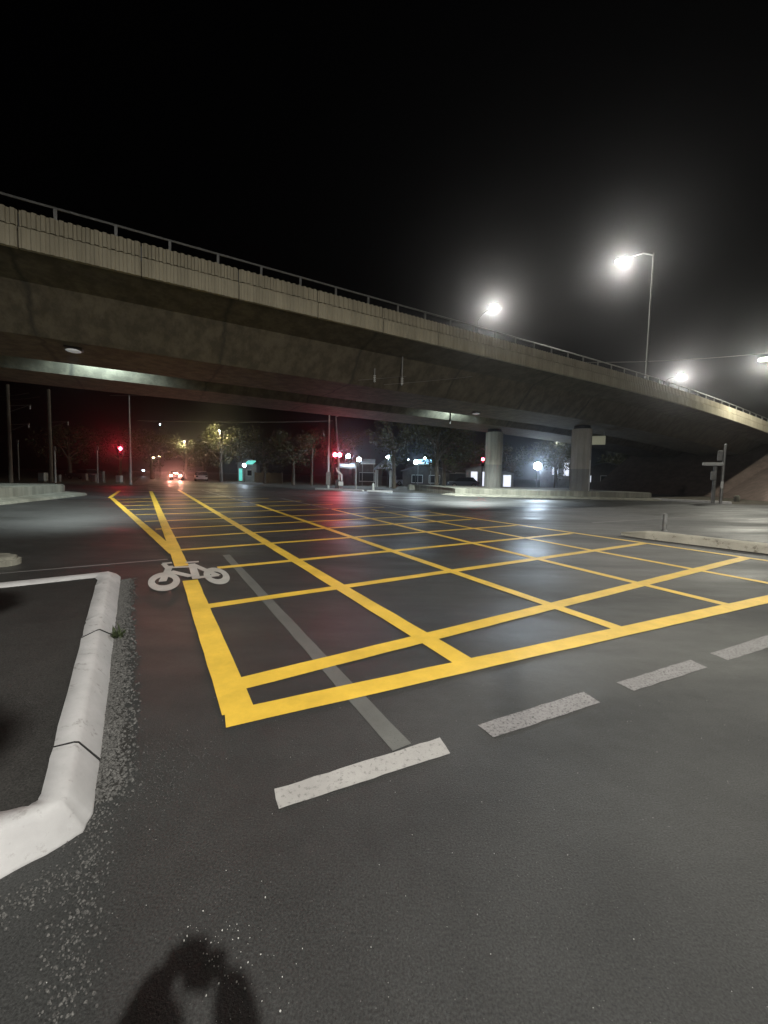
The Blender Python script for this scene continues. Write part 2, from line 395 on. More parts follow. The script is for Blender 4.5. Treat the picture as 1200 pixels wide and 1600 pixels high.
# one long side with an open joint at y~1190 px and a broken joint at y~985 px
def kseg(a, b, n=8): return rough(densify([a, b], n), .004)
A0, A1 = gp(150, 1238), gp(188, 906)
I0, I1 = gp(72, 1208, kt), gp(150, 912, kt)
def seg(t0, t1):
    o = kerb_run('kerb_stone', kseg(A0.lerp(A1, t0), A0.lerp(A1, t1)), kseg(I0.lerp(I1, t0), I0.lerp(I1, t1)), MA['kerbpaint'], '', kt, parent=kerb)
L_ = (A1 - A0).length
seg(.057, .48); seg(.485, .60); seg(.601, .97)
for tj in (.054, .4825):
    bm = B(); sec = []
    for t_ in (tj - .0011, tj + .0011):
        p_, q_ = A0.lerp(A1, t_), I0.lerp(I1, t_); p_ = Vector((p_.x, p_.y, 0)); q_ = Vector((q_.x, q_.y, 0)); d_ = q_ - p_; up_ = Vector((0, 0, .004)) - d_.normalized() * .004
        sec.append([p_ + d_ * a_ + Vector((0, 0, z_)) + up_ for a_, z_ in ((0, .012), (.38, kt * .8), (.46, kt * .95), (.56, kt), (1, kt + .004))] + [q_ - Vector((0, 0, .02)), p_ - Vector((0, 0, .02))])
    sweep(bm, sec); obj('mortar_joint', bm, MA['rubber'], kerb)
# near corner piece
cb = [A0.lerp(A1, .053), gp(143, 1272), gp(128, 1300), gp(92, 1324), gp(0, 1373), gp(-160, 1455)]
ci = [I0.lerp(I1, .053), gp(66, 1238, kt), gp(58, 1252, kt), gp(44, 1260, kt), gp(0, 1270, kt), gp(-160, 1305, kt)]
kerb_run('kerb_stone', rough(densify(cb, 4), .003), rough(densify(ci, 4), .003), MA['kerbpaint'], '', kt, parent=kerb)
# far corner and far side
e0, f0 = A0.lerp(A1, .973), I0.lerp(I1, .973)
fb = [e0, gp(188, 902), gp(182, 897.5), gp(166, 897, .05), gp(0, 914.5, .05), gp(0, 914.5, .05) - DC * 6]
fi = [f0, gp(153, 906, kt), gp(151, 904.5, kt), gp(148, 902.0, kt), gp(0, 918.2, kt), gp(0, 918.2, kt) - DC * 6]
kerb_run('kerb_stone', densify(fb, 3), densify(fi, 3), MA['kerbpaint'], '', kt, parent=kerb)
# footpath behind the kerb
bm = B()
ppts = [ci[-1], ci[4], ci[3], ci[2], ci[1], I0.lerp(I1, .05), I0.lerp(I1, .5), f0, fi[1], fi[2], fi[3], fi[4], fi[5]]
sheet(bm, [(p.x, p.y) for p in ppts] + [(-9, 3.0), (-8, -2.5)], kt - .006)
structure(obj('footpath', bm, MA['path']))

# second kerb nose at the left edge
bm = B(); t0 = gp(14, 868, .13)
nose = [Vector((t0.x + math.cos(a) * .22, t0.y - .1 + math.sin(a) * .22, 0)) for a in [R(120 - 20 * k) for k in range(12)]]
poly = [(p.x, p.y) for p in nose] + [(-8.5, 5.6), (-9.2, 6.4)]
prism(bm, poly, -.02, .14); bmesh.ops.bevel(bm, geom=[e for e in bm.edges if all(v.co.z > .1 for v in e.verts)], offset=.05, segments=2, affect='EDGES')
tag(obj('kerb', bm, MA['wall']), 'tip of a grey kerb poking in at the left edge', 'kerb')

# right median kerb
md = thing('median_kerb', 'chipped cream kerb of the right median with a bollard on it', 'kerb')
m0, m1 = gp(1000, 841), gp(1200, 865.5); mdir = (m1 - m0).normalized(); mq = Vector((mdir.y, -mdir.x, 0)) * -1
if mq.y < 0: mq = -mq
bm = B(); sec = []
for i in range(0, 40):
    t = -0.55 + i * .22; p = m0 + mdir * t; r_ = 1.0 if t > .1 else max(.15, (t + .62) / .72)
    h = .20 * (min(1, .35 + .65 * r_)); wd = .42 * r_; off = mq * (.21 * (1 - r_))
    j = lambda: Vector((random.uniform(-.008, .008), random.uniform(-.008, .008), random.uniform(-.006, .006)))
    sec.append([p + off + Vector((0, 0, -.02)), p + off + mq * .03 + Vector((0, 0, .05)) + j(), p + off + mq * .07 * r_ + Vector((0, 0, h * .85)) + j(), p + off + mq * (.13 * r_) + Vector((0, 0, h)) + j(),
                p + off + mq * (wd * .85) + Vector((0, 0, h)) + j(), p + off + mq * wd + Vector((0, 0, h * .6)), p + off + mq * wd + Vector((0, 0, -.02))])
sweep(bm, sec); obj('kerb_body', bm, MA['kerbold'], md)
bm = B(); strip(bm, m0 - mdir * .5 - mq * .14, m1 + mdir * 5 - mq * .14, .22, .003, jag=.02)
structure(obj('gutter', bm, MA['path']))

# bollard
bp_ = gp(1038, 829.5, .17)
bo = thing('bollard', 'grey flexible bollard standing on the median kerb', 'bollard', (bp_.x, bp_.y, .16))
bm = B(); tube(bm, [(0, 0, 0), (0, 0, .02), (0, 0, .03), (0, 0, .46), (-.005, 0, .5)], [.09, .09, .055, .055, .04], 14); obj('post', bm, MA['grey'], bo, True)
bm = B(); tube(bm, [(0, 0, .06), (0, 0, .22)], .058, 14); obj('pale_highlight', bm, MA['steel'], bo, True)  # paler sleeve, a highlight painted low on the post

# concrete islands
def island(name, label, front, depth_dir, depth, h, apron, mfill, kerbw=.5, rnd=None):
    t = thing(name, label, 'traffic island')
    n = len(front)
    back = [p + depth_dir * depth for p in front]
    bm = B(); poly = [(p.x, p.y) for p in front] + [(p.x, p.y) for p in reversed(back)]
    prism(bm, poly, -.02, h)
    bmesh.ops.bevel(bm, geom=[e for e in bm.edges if all(v.co.z > h - .01 for v in e.verts)], offset=.05, segments=2, affect='EDGES')
    obj('wall', bm, MA['wall'], t)
    bm = B()
    sec = []
    for i, p in enumerate(front):
        d = (front[min(i + 1, n - 1)] - front[max(i - 1, 0)]).normalized(); q = Vector((d.y, -d.x, 0))
        sec.append([p + Vector((0, 0, -.02)) + q * -.02, p + q * -.02 + Vector((0, 0, .17)), p + q * .01 + Vector((0, 0, .17)), p + q * apron + Vector((0, 0, .06)), p + q * (apron + .06) + Vector((0, 0, -.02))])
    sweep(bm, sec); obj('apron', bm, MA['wall'], t)
    return t
# left island: front wall follows the road, right end rounded
a = gp(-260, 812); b = gp(96, 774.5); c_ = gp(113, 772)
dd = (b - a).normalized(); qq = Vector((-dd.y, dd.x, 0))
arc = []
for k in range(9):
    th = math.pi / 2 * k / 8; rr_ = 1.8
    arc.append(b + dd * (rr_ * math.sin(th)) + qq * (rr_ * (1 - math.cos(th))))
front = [a.lerp(b, k / 6) for k in range(7)] + arc[1:] + [arc[-1] + qq * 3.0]
bm = B()
li = thing('traffic_island', 'long raised concrete island with rounded end at the left edge', 'traffic island')
h_ = .62
back = [a + qq * 9, arc[-1] + qq * 9]
prism(bm, [(p.x, p.y) for p in front] + [(p.x, p.y) for p in [arc[-1] + qq * 8, a + qq * 8]], -.02, h_)
bmesh.ops.bevel(bm, geom=[e for e in bm.edges if all(v.co.z > h_ - .01 for v in e.verts)], offset=.06, segments=2, affect='EDGES')
obj('wall', bm, MA['wall'], li)
bm = B(); sec = []
for i, p in enumerate(front):
    d = (front[min(i + 1, len(front) - 1)] - front[max(i - 1, 0)]).normalized(); q = Vector((d.y, -d.x, 0))
    ap = .75 + .25 * math.sin(min(1, i / 12) * 3)
    sec.append([p - q * .02 + Vector((0, 0, -.03)), p - q * .02 + Vector((0, 0, .2)), p + q * .01 + Vector((0, 0, .2)), p + q * ap + Vector((0, 0, .1)), p + q * (ap + .08) + Vector((0, 0, -.03))])
sweep(bm, sec); obj('apron', bm, MA['wall'], li)
bm = B(); mc = a.lerp(b, .40) + qq * 4.5
sweep(bm, [[Vector((mc.x + rr_ * math.cos(t) * 1.0, mc.y + rr_ * math.sin(t), z_)) for t in [2 * math.pi * k / 24 for k in range(24)]] for rr_, z_ in ((4.0, h_ - .02), (3.2, h_ + .32), (1.8, h_ + .62), (.4, h_ + .7))])
obj('mound', bm, MA['wall'], li)
# right island under the bridge
wl, wr = gp(711, 774), gp(1017.5, 781.5)
ri = island('traffic_island', 'long low concrete island carrying the bridge columns', [wl + (wl - wr).normalized().orthogonal() * 0 + Vector((.2, 1.2, 0)), wl + Vector((-.12, .5, 0)), wl, wl.lerp(wr, .33), wl.lerp(wr, .66), wr, wr + Vector((.3, .6, 0))], Vector((-.30, .954, 0)), 10.5, .58, .9, None)

# far kerbs
G2 = 'pale kerbs along the far roadside'
for (x0, y0, x1, y1, lab) in [(492, 764.6, 566, 768.0, 'long pale kerb at the far roadside below the red crossing lights'), (573, 768.2, 612, 769.5, 'short pale kerb at the far roadside right of the crossing lights'), (1019, 781.5, 1124, 786.3, 'white far kerb between the island and the signal post'), (1128, 786.6, 1143, 787.3, 'short white kerb stub just right of the signal post')]:
    p, q = gp(x0, y0), gp(x1, y1); d = (q - p).normalized(); n_ = Vector((-d.y, d.x, 0))
    bm = B(); sweep(bm, [[v + Vector((0, 0, -.02)), v + n_ * .03 + Vector((0, 0, .14)), v + n_ * .3 + Vector((0, 0, .15)), v + n_ * .3 + Vector((0, 0, -.02))] for v in densify([p, q], 5)])
    tag(obj('kerb', bm, MA['kerbpaint']), lab, 'kerb', G2)

# grit along the kerb foot
bm = B()
def pebble(c, r):
    v = [bm.verts.new((c[0] + r * random.uniform(.6, 1) * math.cos(t + random.uniform(-.4, .4)), c[1] + r * random.uniform(.6, 1) * math.sin(t + random.uniform(-.4, .4)), -.004)) for t in (0, 1.26, 2.51, 3.77, 5.03)]
    tz = r * random.uniform(.35, .8)
    w = [bm.verts.new((c[0] + (x.co.x - c[0]) * .55, c[1] + (x.co.y - c[1]) * .55, tz * random.uniform(.8, 1.1))) for x in v]
    bm.faces.new(w)
    for k in range(5): bm.faces.new((v[k], v[(k + 1) % 5], w[(k + 1) % 5], w[k]))
kd = (A1 - A0).normalized(); kq = Vector((kd.y, -kd.x, 0))
for i in range(6500):
    t = random.uniform(-.02, 1.0); w_ = abs(random.gauss(0, 1)) * .07
    w_ = min(w_, random.uniform(.14, .24) + .03 * math.sin(t * 17))
    p = A0.lerp(A1, t) + kq * w_; pebble(p, random.choice((.006, .008, .008, .011, .015)))
for i in range(650):                                  # spill running on past the corner towards the viewer
    t = random.random(); p = gp(150, 1255).lerp(gp(100, 1600), t) + Vector((random.gauss(0, .045), random.gauss(0, .05), 0)); pebble(p, random.choice((.004, .006, .008)))
for i in range(220):
    p = gp(95, 1345).lerp(gp(-60, 1440), random.random()) + Vector((random.uniform(-.02, .14), random.uniform(-.08, .0), 0)); pebble(p, random.choice((.004, .006, .008)))
for i in range(900):
    p = gp(240, 1210) + Vector((random.gauss(0, .2), random.gauss(0, .16), 0)); pebble(p, random.choice((.002, .003, .004)))
gr = obj('road_grit', bm, MA['stone'], smooth='keep'); gr['kind'] = 'stuff'
gr['label'] = 'loose grit and broken aggregate along the foot of the white kerb'; gr['category'] = 'grit'
bm = B()
for i in range(110):
    t = random.random(); p = gp(330, 1440).lerp(gp(400, 1590), t) + Vector((random.gauss(0, .07), random.gauss(0, .06), 0)); pebble(p, random.choice((.0015, .002, .003, .0045)))
for i in range(260):
    p = Vector((random.uniform(-1.2, 2.5), random.uniform(.9, 4.5), 0)); pebble(p, random.choice((.002, .003)))
gb = obj('glass_crumbs', bm, mat('pale crumbs', (.5, .5, .48), .25), smooth='keep'); gb['kind'] = 'stuff'; gb['label'] = 'tiny pale glinting crumbs scattered on the asphalt'; gb['category'] = 'debris'

bm = B(); n_ = 90; rows_ = []
for i in range(n_ + 1):
    t_ = -.02 + 1.0 * i / n_; b_ = A0.lerp(A1, t_)
    rows_.append([Vector((*(b_ - kq * .03).xy, .0012)), Vector((*(b_ + kq * (.10 + random.uniform(-.025, .035) + .03 * math.sin(t_ * 17))).xy, .0012))])
sweep(bm, rows_, closed=False, caps=False)
structure(obj('gutter', bm, mat('gutter dirt', (.022, .021, .019), .95, var=.5, vscale=30, bump=1.0, bscale=90)))
# weed in the kerb joint
wp = A0.lerp(A1, .475) + kq * .03
wd_ = thing('weed', 'small green weed growing from the broken kerb joint', 'weed', (wp.x, wp.y, 0))
bm = B()
for k in range(26):
    an = random.uniform(0, 6.28); ln = random.uniform(.04, .13); lean = random.uniform(.3, 1.1)
    b0 = Vector((random.gauss(0, .03), random.gauss(0, .04), 0)); tip = b0 + Vector((math.cos(an) * ln * lean, math.sin(an) * ln * lean, ln * .9)); sd = Vector((-math.sin(an), math.cos(an), 0)) * .008
    md_ = b0.lerp(tip, .5) + Vector((0, 0, .015))
    v = [bm.verts.new(x) for x in (b0 - sd * .5, b0 + sd * .5, md_ + sd, tip, md_ - sd)]; bm.faces.new(v)
obj('leaves', bm, MA['weed'], wd_, 'keep')

# ------------------------------------------------------------------ the overpass
BR = R(29.8); BO = Vector((-10.93, 12.0, 0))
bdir = Vector((math.cos(BR), math.sin(BR), 0)); bnor = Vector((-math.sin(BR), math.cos(BR), 0))
def zb(s):
    z = 8.06 - .006 * s
    if s > 27: z -= .0011 * (min(s, 56) - 27) ** 2
    if s > 56: z -= .0638 * (s - 56)
    return z
def bw(s, y, z): return BO + bdir * s + bnor * y + Vector((0, 0, z))
def sy_at(px, py, y):
    """station s on the bridge of the sight line (px, py) where it crosses the vertical plane at offset y"""
    d = _f + _r * ((px - 600) / F_PX) - _u * ((py - 779) / F_PX)
    C0 = Vector((0, 0, EYE)) - BO
    t = (y - C0.dot(bnor)) / d.dot(bnor)
    q = Vector((0, 0, EYE)) + d * t
    return (q - BO).dot(bdir), q.z
ov = thing('overpass', 'long concrete flyover with ribbed parapet crossing above the junction', 'bridge', BO, BR)
S0, S1 = -62.0, 118.0
def stations(st): 
    k = int((S1 - S0) / st); return [S0 + (S1 - S0) * i / k for i in range(k + 1)]
# twin box girder with wings
prof = [(.06, .02), (1.75, -.35), (3.05, -1.75), (7.05, -1.75), (8.35, -.42), (8.55, -.42), (9.85, -1.75), (13.85, -1.75), (15.15, -.35), (16.84, .02), (16.84, .5), (.06, .5)]
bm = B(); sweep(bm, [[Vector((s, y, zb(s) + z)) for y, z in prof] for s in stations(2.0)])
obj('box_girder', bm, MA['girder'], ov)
# ribbed parapet, panel by panel
PAN = 3.1
def parapet(y0, sgn, fine):
    bm = B()
    s = -11 * PAN if fine else S0
    k0 = -20; 
    for k in range(k0, int(S1 / PAN)):
        a_, b_ = k * PAN + .02, (k + 1) * PAN - .02
        detailed = fine and -3 <= k < 24
        n = 14 if detailed else 1
        pts = []
        if detailed:
            p = (b_ - a_) / n
            for i in range(n):
                for fr, dp in ((0, 0), (.20, 0), (.34, 1), (.74, 1), (.88, 0)): pts.append((a_ + (i + fr) * p, dp))
            pts.append((b_, 0))
        else: pts = [(a_, 0), ((a_ + b_) / 2, 0), (b_, 0)]
        for (z0, z1, o_, rib) in ((0.0, .60, 0.0, .028), (.665, 1.12, .07, .06)):
            rows = []
            for s_, dp in pts:
                z = zb(s_); y_ = y0 + sgn * (o_ + rib * (1 - dp)); yi = y0 + sgn * .32
                rows.append([Vector((s_, y_, z + z0)), Vector((s_, y_, z + z1)), Vector((s_, yi, z + z1)), Vector((s_, yi, z + z0))])
            sweep(bm, rows)
        # ledge strip between the two bands
        rows = [[Vector((s_, y0 + sgn * .19, zb(s_) + .59)), Vector((s_, y0 + sgn * .19, zb(s_) + .675)), Vector((s_, y0 + sgn * .3, zb(s_) + .675)), Vector((s_, y0 + sgn * .3, zb(s_) + .59))] for s_ in (a_ + .01, (a_ + b_) / 2, b_ - .01)]
        sweep(bm, rows)
    return obj('parapet', bm, MA['parapet'], ov)
parapet(0.0, 1, True); parapet(16.9, -1, False)
bm = B()
for y0, sgn in ((0, 1), (16.9, -1)):
    sweep(bm, [[Vector((s, y0 + sgn * y, zb(s) + z)) for y, z in ((.2, -.0 + .06), (.2, 1.05), (.27, 1.05), (.27, .06))] for s in stations(1.55)])
obj('joint_backing', bm, MA['darksteel'], ov)
# hand rail with posts
bm = B()
for y0 in (.22, 16.68):
    tube(bm, [(s, y0, zb(s) + 1.50) for s in stations(1.55)], .038, 6)
obj('hand_rail', bm, MA['grey'], ov)
for k in range(-6, 42):
    s = .85 + k * 1.55; bm = B()
    box(bm, (s, .22, zb(s) + 1.30), (.08, .06, .37)); box(bm, (s, .22, zb(s) + 1.128), (.16, .12, .016))
    obj('rail_post', bm, MA['grey'], ov)
# columns with bearings
def column(px, py, y):
    s, _ = sy_at(px, py, y); top = zb(s) - 1.75
    bm = B(); n = 8; r_ = .80
    tube(bm, [(s, y, .5), (s, y, top - .28)], r_, 16, True)
    c = obj('column', bm, MA['column'], ov)
    bm = B(); tube(bm, [(s, y, .52), (s, y, 2.75 if px < 800 else 2.4)], r_ + .006, 16, False); obj('painted_base', bm, MA['colpaint'], c)
    bm = B(); tube(bm, [(s, y, top - .28), (s, y, top + .02)], r_ * .8, 16); obj('bearing', bm, MA['rubber'], c)
    return s, y
c2 = column(905, 763, 5.05); c1 = column(769.5, 763, 11.85)
# the same pair again further back along the bridge (out of the left edge)
for ys in (5.05, 11.85):
    s = c2[0] - 55; top = zb(s) - 1.75
    bm = B(); tube(bm, [(s, ys, -.05), (s, ys, top + .02)], .8, 16); obj('column', bm, MA['column'], ov)
# white downpipe beside the near column
pc = bw(c2[0], c2[1], 0); pp = at(918.5, 763, pc.y - .55)
bm = B(); tube(bm, [(0, 0, .5), (0, 0, 3.1), (0, 0, 3.16)], [.11, .11, .09], 10)
dp = tag(obj('marker_post', bm, MA['whitemet'], smooth=True), 'white tube standing against the right side of the near bridge column', 'post'); dp.location = (pp.x, pp.y, 0)
# glowing panel added in place of a lit patch of the slope
q = at(934, 688, 36.5)
bm = B(); box(bm, (0, 0, 0), (1.25, .08, .8)); bevel(bm, .02, 1)
sg = thing('lit_patch_panel', 'glowing panel added for a lit patch of slope right of the near column', 'glow_panel', (q.x, q.y, q.z), R(-20))
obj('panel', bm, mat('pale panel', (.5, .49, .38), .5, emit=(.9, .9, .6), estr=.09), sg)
for x in (-.5, .5):
    bm = B(); tube(bm, [(x, .03, .4), (x, .03, 1.6)], .03, 6); obj('bracket', bm, MA['steel'], sg)

# abutment slope
s_t = 53.5
hz = zb(s_t + 10) - .4
toe, toe_far = bw(s_t + .5, 2.4, -.02), bw(s_t + .5, 16.5, -.02)
toe_r, toe_rr, toe_rr2 = bw(s_t - 4.5, -2.7, -.02), bw(s_t - 6, -15, -.02), bw(118, -14, -.02)
crest_near, crest_far = bw(s_t + 9.5, -1.6, hz), bw(s_t + 9.5, 15.5, hz)
far2, far3, far4 = bw(118, -1.6, max(.4, zb(118) - .2)), bw(118, 15.5, max(.4, zb(118) - .2)), bw(118, 22, -.02)
bm = B(); V = {k: bm.verts.new((p.x, p.y, p.z if p.z > .1 else -.02)) for k, p in dict(t=toe, tf=toe_far, cn=crest_near, cf=crest_far, tr=toe_r, tr2=toe_rr, tr3=toe_rr2, f2=far2, f3=far3, f4=far4).items()}
for f in (('t', 'cn', 'cf', 'tf'), ('t', 'tr', 'cn'), ('tr', 'tr2', 'cn'), ('tr2', 'tr3', 'f2', 'cn'), ('cn', 'f2', 'f3', 'cf'), ('cf', 'f3', 'f4', 'tf')):
    bm.faces.new([V[k] for k in f])
tag(obj('abutment_slope', bm, MA['slope']), 'brown paved slope under the right end of the flyover', 'embankment')

# ------------------------------------------------------------------ street lamps
def street_lamp(name, label, base, pole_h, arm_dir, arm, z_head, power, color=(1, .95, .84), mlens='lamp', rad=.12, r0=.08, lens=(.34, .15), cut=None, throw=None):
    t = thing(name, label, 'street lamp', base)
    bm = B(); tube(bm, [(0, 0, 0), (0, 0, .35), (0, 0, .36), (0, 0, pole_h)], [r0 * 1.5, r0 * 1.4, r0, r0 * .55], 10); obj('pole', bm, MA['pole'], t, True)
    d = Vector((arm_dir[0], arm_dir[1], 0)).normalized()
    e = d * arm + Vector((0, 0, z_head))
    if arm > .05:
        bm = B(); tube(bm, [Vector((0, 0, pole_h - .15)), d * arm * .35 + Vector((0, 0, pole_h + (z_head - pole_h) * .6 + .05)), e + Vector((0, 0, .06))], [.05, .045, .04], 8); obj('arm', bm, MA['pole'], t, True)
    an = math.atan2(d.y, d.x)
    bm = B(); box(bm, e + d * .2 + Vector((0, 0, .07)), (.85, .34, .09), an); bevel(bm, .03, 2); h = obj('lamp_head', bm, MA['grey'], t)
    bm = B(); disc_dome(bm, e + d * .25 + Vector((0, 0, .015)), lens[0], .07) ; lz = obj('lens', bm, MA[mlens], h, True)
    bmesh_scale = None
    if throw: point_light('lamp_light', e + d * .25 + Vector((0, 0, -.22)), power, color, rad, t, 100, Vector(throw) - Vector(base), .4)
    elif cut: point_light('lamp_light', e + d * .25 + Vector((0, 0, -.22)), power, color, rad, t, cut, e + d * .25 + d * 2.0 + Vector((0, 0, -10)))
    else: point_light('lamp_light', e + d * .25 + Vector((0, 0, -.22)), power, color, rad, t)
    return t
GL = 'street lamps on the flyover'
def on_bridge(px, py, y):
    s, z = sy_at(px, py, y); return s, bw(s, y, zb(s) + .5)
s2, base2 = on_bridge(1009, 597, .45)
street_lamp('street_lamp', 'tall street lamp on the near parapet with the highest and biggest glare', base2, 9.9, bnor, 2.05, 10.35, 6000, lens=(.42, .2))
s1, _ = sy_at(765, 489, 14.8)
street_lamp('street_lamp', 'street lamp behind the middle of the flyover parapet', bw(s1, 16.5, zb(s1) + .5), 9.9, -bnor, 2.05, 10.35, 8000, lens=(.42, .2), throw=(1, 8, 0))
s3, z3 = sy_at(1057, 588, 14.8)
street_lamp('street_lamp', 'farthest street lamp, low over the descending end of the flyover', bw(s3, 16.5, zb(s3) + .5), z3 - zb(s3) - .9, -bnor, 2.05, z3 - zb(s3) - .5, 9000, lens=(.42, .2), throw=(4, 8, 0))
l4 = at(1194, 562, 34.0)
street_lamp('street_lamp', 'street lamp at the right edge, only its greenish white glare in view', (l4.x + 2.2, l4.y - .6, 0), l4.z - .3, (-1, .25), 2.0, l4.z, 3500, (1, .98, .82), lens=(.42, .2))
# lamp behind the viewer, then an unseen fill lamp added at right
street_lamp('street_lamp', 'street lamp behind the viewer casting the photographer shadow', (3.9, -9.4, 0), 10.8, (-.2, 1), 2.0, 11.2, 13000, (1, .97, .905), rad=.11, cut=172)
street_lamp('street_lamp', 'unseen fill lamp added at right to brighten the middle of the road', (24, 8, 0), 10.8, (-1, .1), 2.0, 11.2, 4200, (1, .955, .85), rad=.3, cut=150)

# lights fixed under the bridge
GU = 'lights fixed under the flyover'
def soffit_light(px, py, y, label, power=0, aim=None, cool=True):
    s, _ = sy_at(px, py, y); z = zb(s) - 1.76
    t = thing('soffit_light', label, 'lamp', bw(s, y, z), BR, GU)
    bm = B(); box(bm, (0, 0, -.06), (.6, .3, .12)); bevel(bm, .03, 2); h = obj('housing', bm, MA['grey'], t)
    bm = B(); disc_dome(bm, (0, 0, -.12), .26, .06); obj('lens', bm, MA['dimlamp'], h, True)
    point_light('lamp_light', (0, 0, -.3), power, (.9, 1, .96), .12, t, 140, (.0, 2.0, -8))
    return t
soffit_light(115, 551, 3.9, 'small grey light under the bridge at the far left', 2600)
soffit_light(744, 641, 5.5, 'small grey light under the bridge left of the columns', 9000)
def flood_in_gap(s, label, power):
    y, z = 7.85, zb(s) - 1.35
    t = thing('flood_light', label, 'lamp', bw(s, y, z), BR, 'flood lights aimed between the girders')
    bm = B(); box(bm, (0, 0, -.08), (.35, .2, .16)); bevel(bm, .02, 1); h = obj('housing', bm, MA['black'], t)
    bm = B(); box(bm, (0, .06, .012), (.28, .06, .02)); obj('lens', bm, MA['dimlamp'], h)
    l = point_light('flood', (0, .22, -.05), power, (.68, .92, 1), .06, t, 150, (0, 2.2, -.5))
    return t
sa, _ = sy_at(165, 590, 9.5); flood_in_gap(sa, 'hidden flood light whitening the girder at the far left', 1300)
sb, _ = sy_at(700, 658, 9.5); flood_in_gap(sb, 'hidden flood light whitening the girder left of the columns', 1000)

# ------------------------------------------------------------------ overhead line masts and wires
GM = 'overhead line masts'
def mast(px, py, Y, ztop, label, r_=.15, arms=()):
    p = at(px, py, Y)
    t = thing('overhead_line_mast', label, 'mast', (p.x, p.y, 0), 0, GM)
    bm = B(); tube(bm, [(0, 0, -.02), (0, 0, ztop)], [r_, r_ * .8], 10); obj('pole', bm, MA['timber'], t, True)
    for z, ln in arms:
        bm = B(); tube(bm, [(0, 0, z), (ln, .2, z + .15)], .035, 6); tube(bm, [(0, 0, z - .6), (ln * .9, .18, z + .1)], .025, 6); a_ = obj('bracket_arm', bm, MA['steel'], t)
        bm = B(); [disc_dome(bm, (ln * .95, .2, z + .05 - k * .09), .07, .04, 8) for k in range(4)]; obj('insulator', bm, MA['whitemet'], a_)
    return t
mast(17, 750, 38, 9.4, 'thick grey overhead line mast nearest the left edge', .17, ((7.4, 2.0), (5.6, 1.8)))
mast(80, 752, 44, 10.2, 'darker overhead line mast second from the left edge', .2, ((6.6, 2.0),))
def wire(name, pts, label, r_=.02, sag=.25):
    bm = B(); p, q = Vector(pts[0]), Vector(pts[1]); L = []
    for k in range(17):
        t = k / 16; L.append(p.lerp(q, t) - Vector((0, 0, sag * 4 * t * (1 - t))))
    tube(bm, L, r_, 5); return tag(obj(name, bm, MA['wire']), label, 'wire', 'overhead wires under the flyover')
wire('overhead_wire', (at(-60, 618, 37), at(45, 614, 38)), 'wire running left from the nearest mast, upper of two')
wire('overhead_wire', (at(-60, 622, 37), at(62, 620, 38)), 'wire running left from the nearest mast, lower of two')
wire('overhead_wire', (at(160, 610, 36), at(285, 603, 37)), 'pale wire under the bridge at left, upper of two', .03, .1)
wire('overhead_wire', (at(172, 618, 36), at(420, 611, 38)), 'pale wire under the bridge at left, lower of two', .03, .15)
wire('overhead_wire', (at(215, 657, 48), at(520, 657.5, 52)), 'long level wire ending at the crossing signal mast', .04, .2)
wire('overhead_wire', (at(560, 594, 20.5), at(860, 562, 26)), 'thin wire rising to the right on the near girder face, upper', .012, .1)
wire('overhead_wire', (at(600, 601, 20.5), at(840, 574, 26)), 'thin wire rising to the right on the near girder face, lower', .012, .1)
wire('overhead_wire', (at(905, 566, 60), at(1300, 540, 50)), 'wire across the dark sky behind the right lamps', .035, .6)
# insulator droppers hanging from the near girder
GD = 'hangers under the near girder'
for px, y0, y1, lab in ((585, 570, 598, 'left of two pale hangers below the near girder'), (628, 574, 602, 'right of two pale hangers below the near girder')):
    p = at(px, y0, 20.6); q = at(px, y1, 20.6)
    t = thing('wire_hanger', lab, 'hanger', (q.x, q.y, q.z), 0, GD)
    bm = B(); tube(bm, [(0, 0, 0), (0, 0, p.z - q.z + .6)], .035, 6); obj('rod', bm, MA['steel'], t)
    bm = B(); [disc_dome(bm, (0, 0, .08 + .09 * k), .07, .035, 8) for k in range(4)]; obj('insulator', bm, MA['whitemet'], t, True)
for px, y0, y1, lab, Y in ((281, 596, 621, 'thin hanger below the far girder at left', 36), (703, 648, 662, 'dark stub hanging in front of the lit girder patch', 29)):
    p = at(px, y0, Y); q = at(px, y1, Y)
    t = thing('wire_hanger', lab, 'hanger', (q.x, q.y, q.z), 0, GD)
    bm = B(); tube(bm, [(0, 0, 0), (0, 0, p.z - q.z + .3)], .05, 6); obj('rod', bm, MA['darksteel'], t)
    bm = B(); [disc_dome(bm, (0, 0, .08 + .1 * k), .08, .04, 8) for k in range(3)]; obj('insulator', bm, MA['darksteel'], t, True)

# ------------------------------------------------------------------ signals
def signal_head(parent, c, lit, n=3, face=-1):
    """vertical three-lens traffic signal facing the viewer (local -y)"""
    bm = B(); box(bm, c, (.42, .22, 1.1)); bevel(bm, .03, 2); h = obj('signal_head', bm, MA['black'], parent)
    for k in range(3):
        z = c[2] + .36 - .36 * k
        bm = B(); bmesh.ops.create_circle(bm, cap_ends=True, segments=20, radius=.17, matrix=Matrix.Translation((c[0], c[1] - .115, z)) @ Matrix.Rotation(math.pi / 2, 4, 'X'))
        obj('lens', bm, MA['red'] if k == lit else MA['glass'], h)
        bm = B(); pts = []
        for j in range(9):
            a_ = math.pi * j / 8; pts.append((math.cos(a_) * .15, math.sin(a_) * .15))
        for (x0, z0), (x1, z1) in zip(pts, pts[1:]):
            v = [bm.verts.new(p) for p in ((c[0] + x0, c[1] - .11, z + z0), (c[0] + x1, c[1] - .11, z + z1), (c[0] + x1, c[1] - .34, z + z1), (c[0] + x0, c[1] - .34, z + z0))]; bm.faces.new(v)
        obj('visor', bm, MA['black'], h)
    return h
p = at(204, 757, 41)
t = thing('traffic_signal', 'tall pole with a single glowing red traffic light, left', 'traffic light', (p.x, p.y, 0), R(-8))
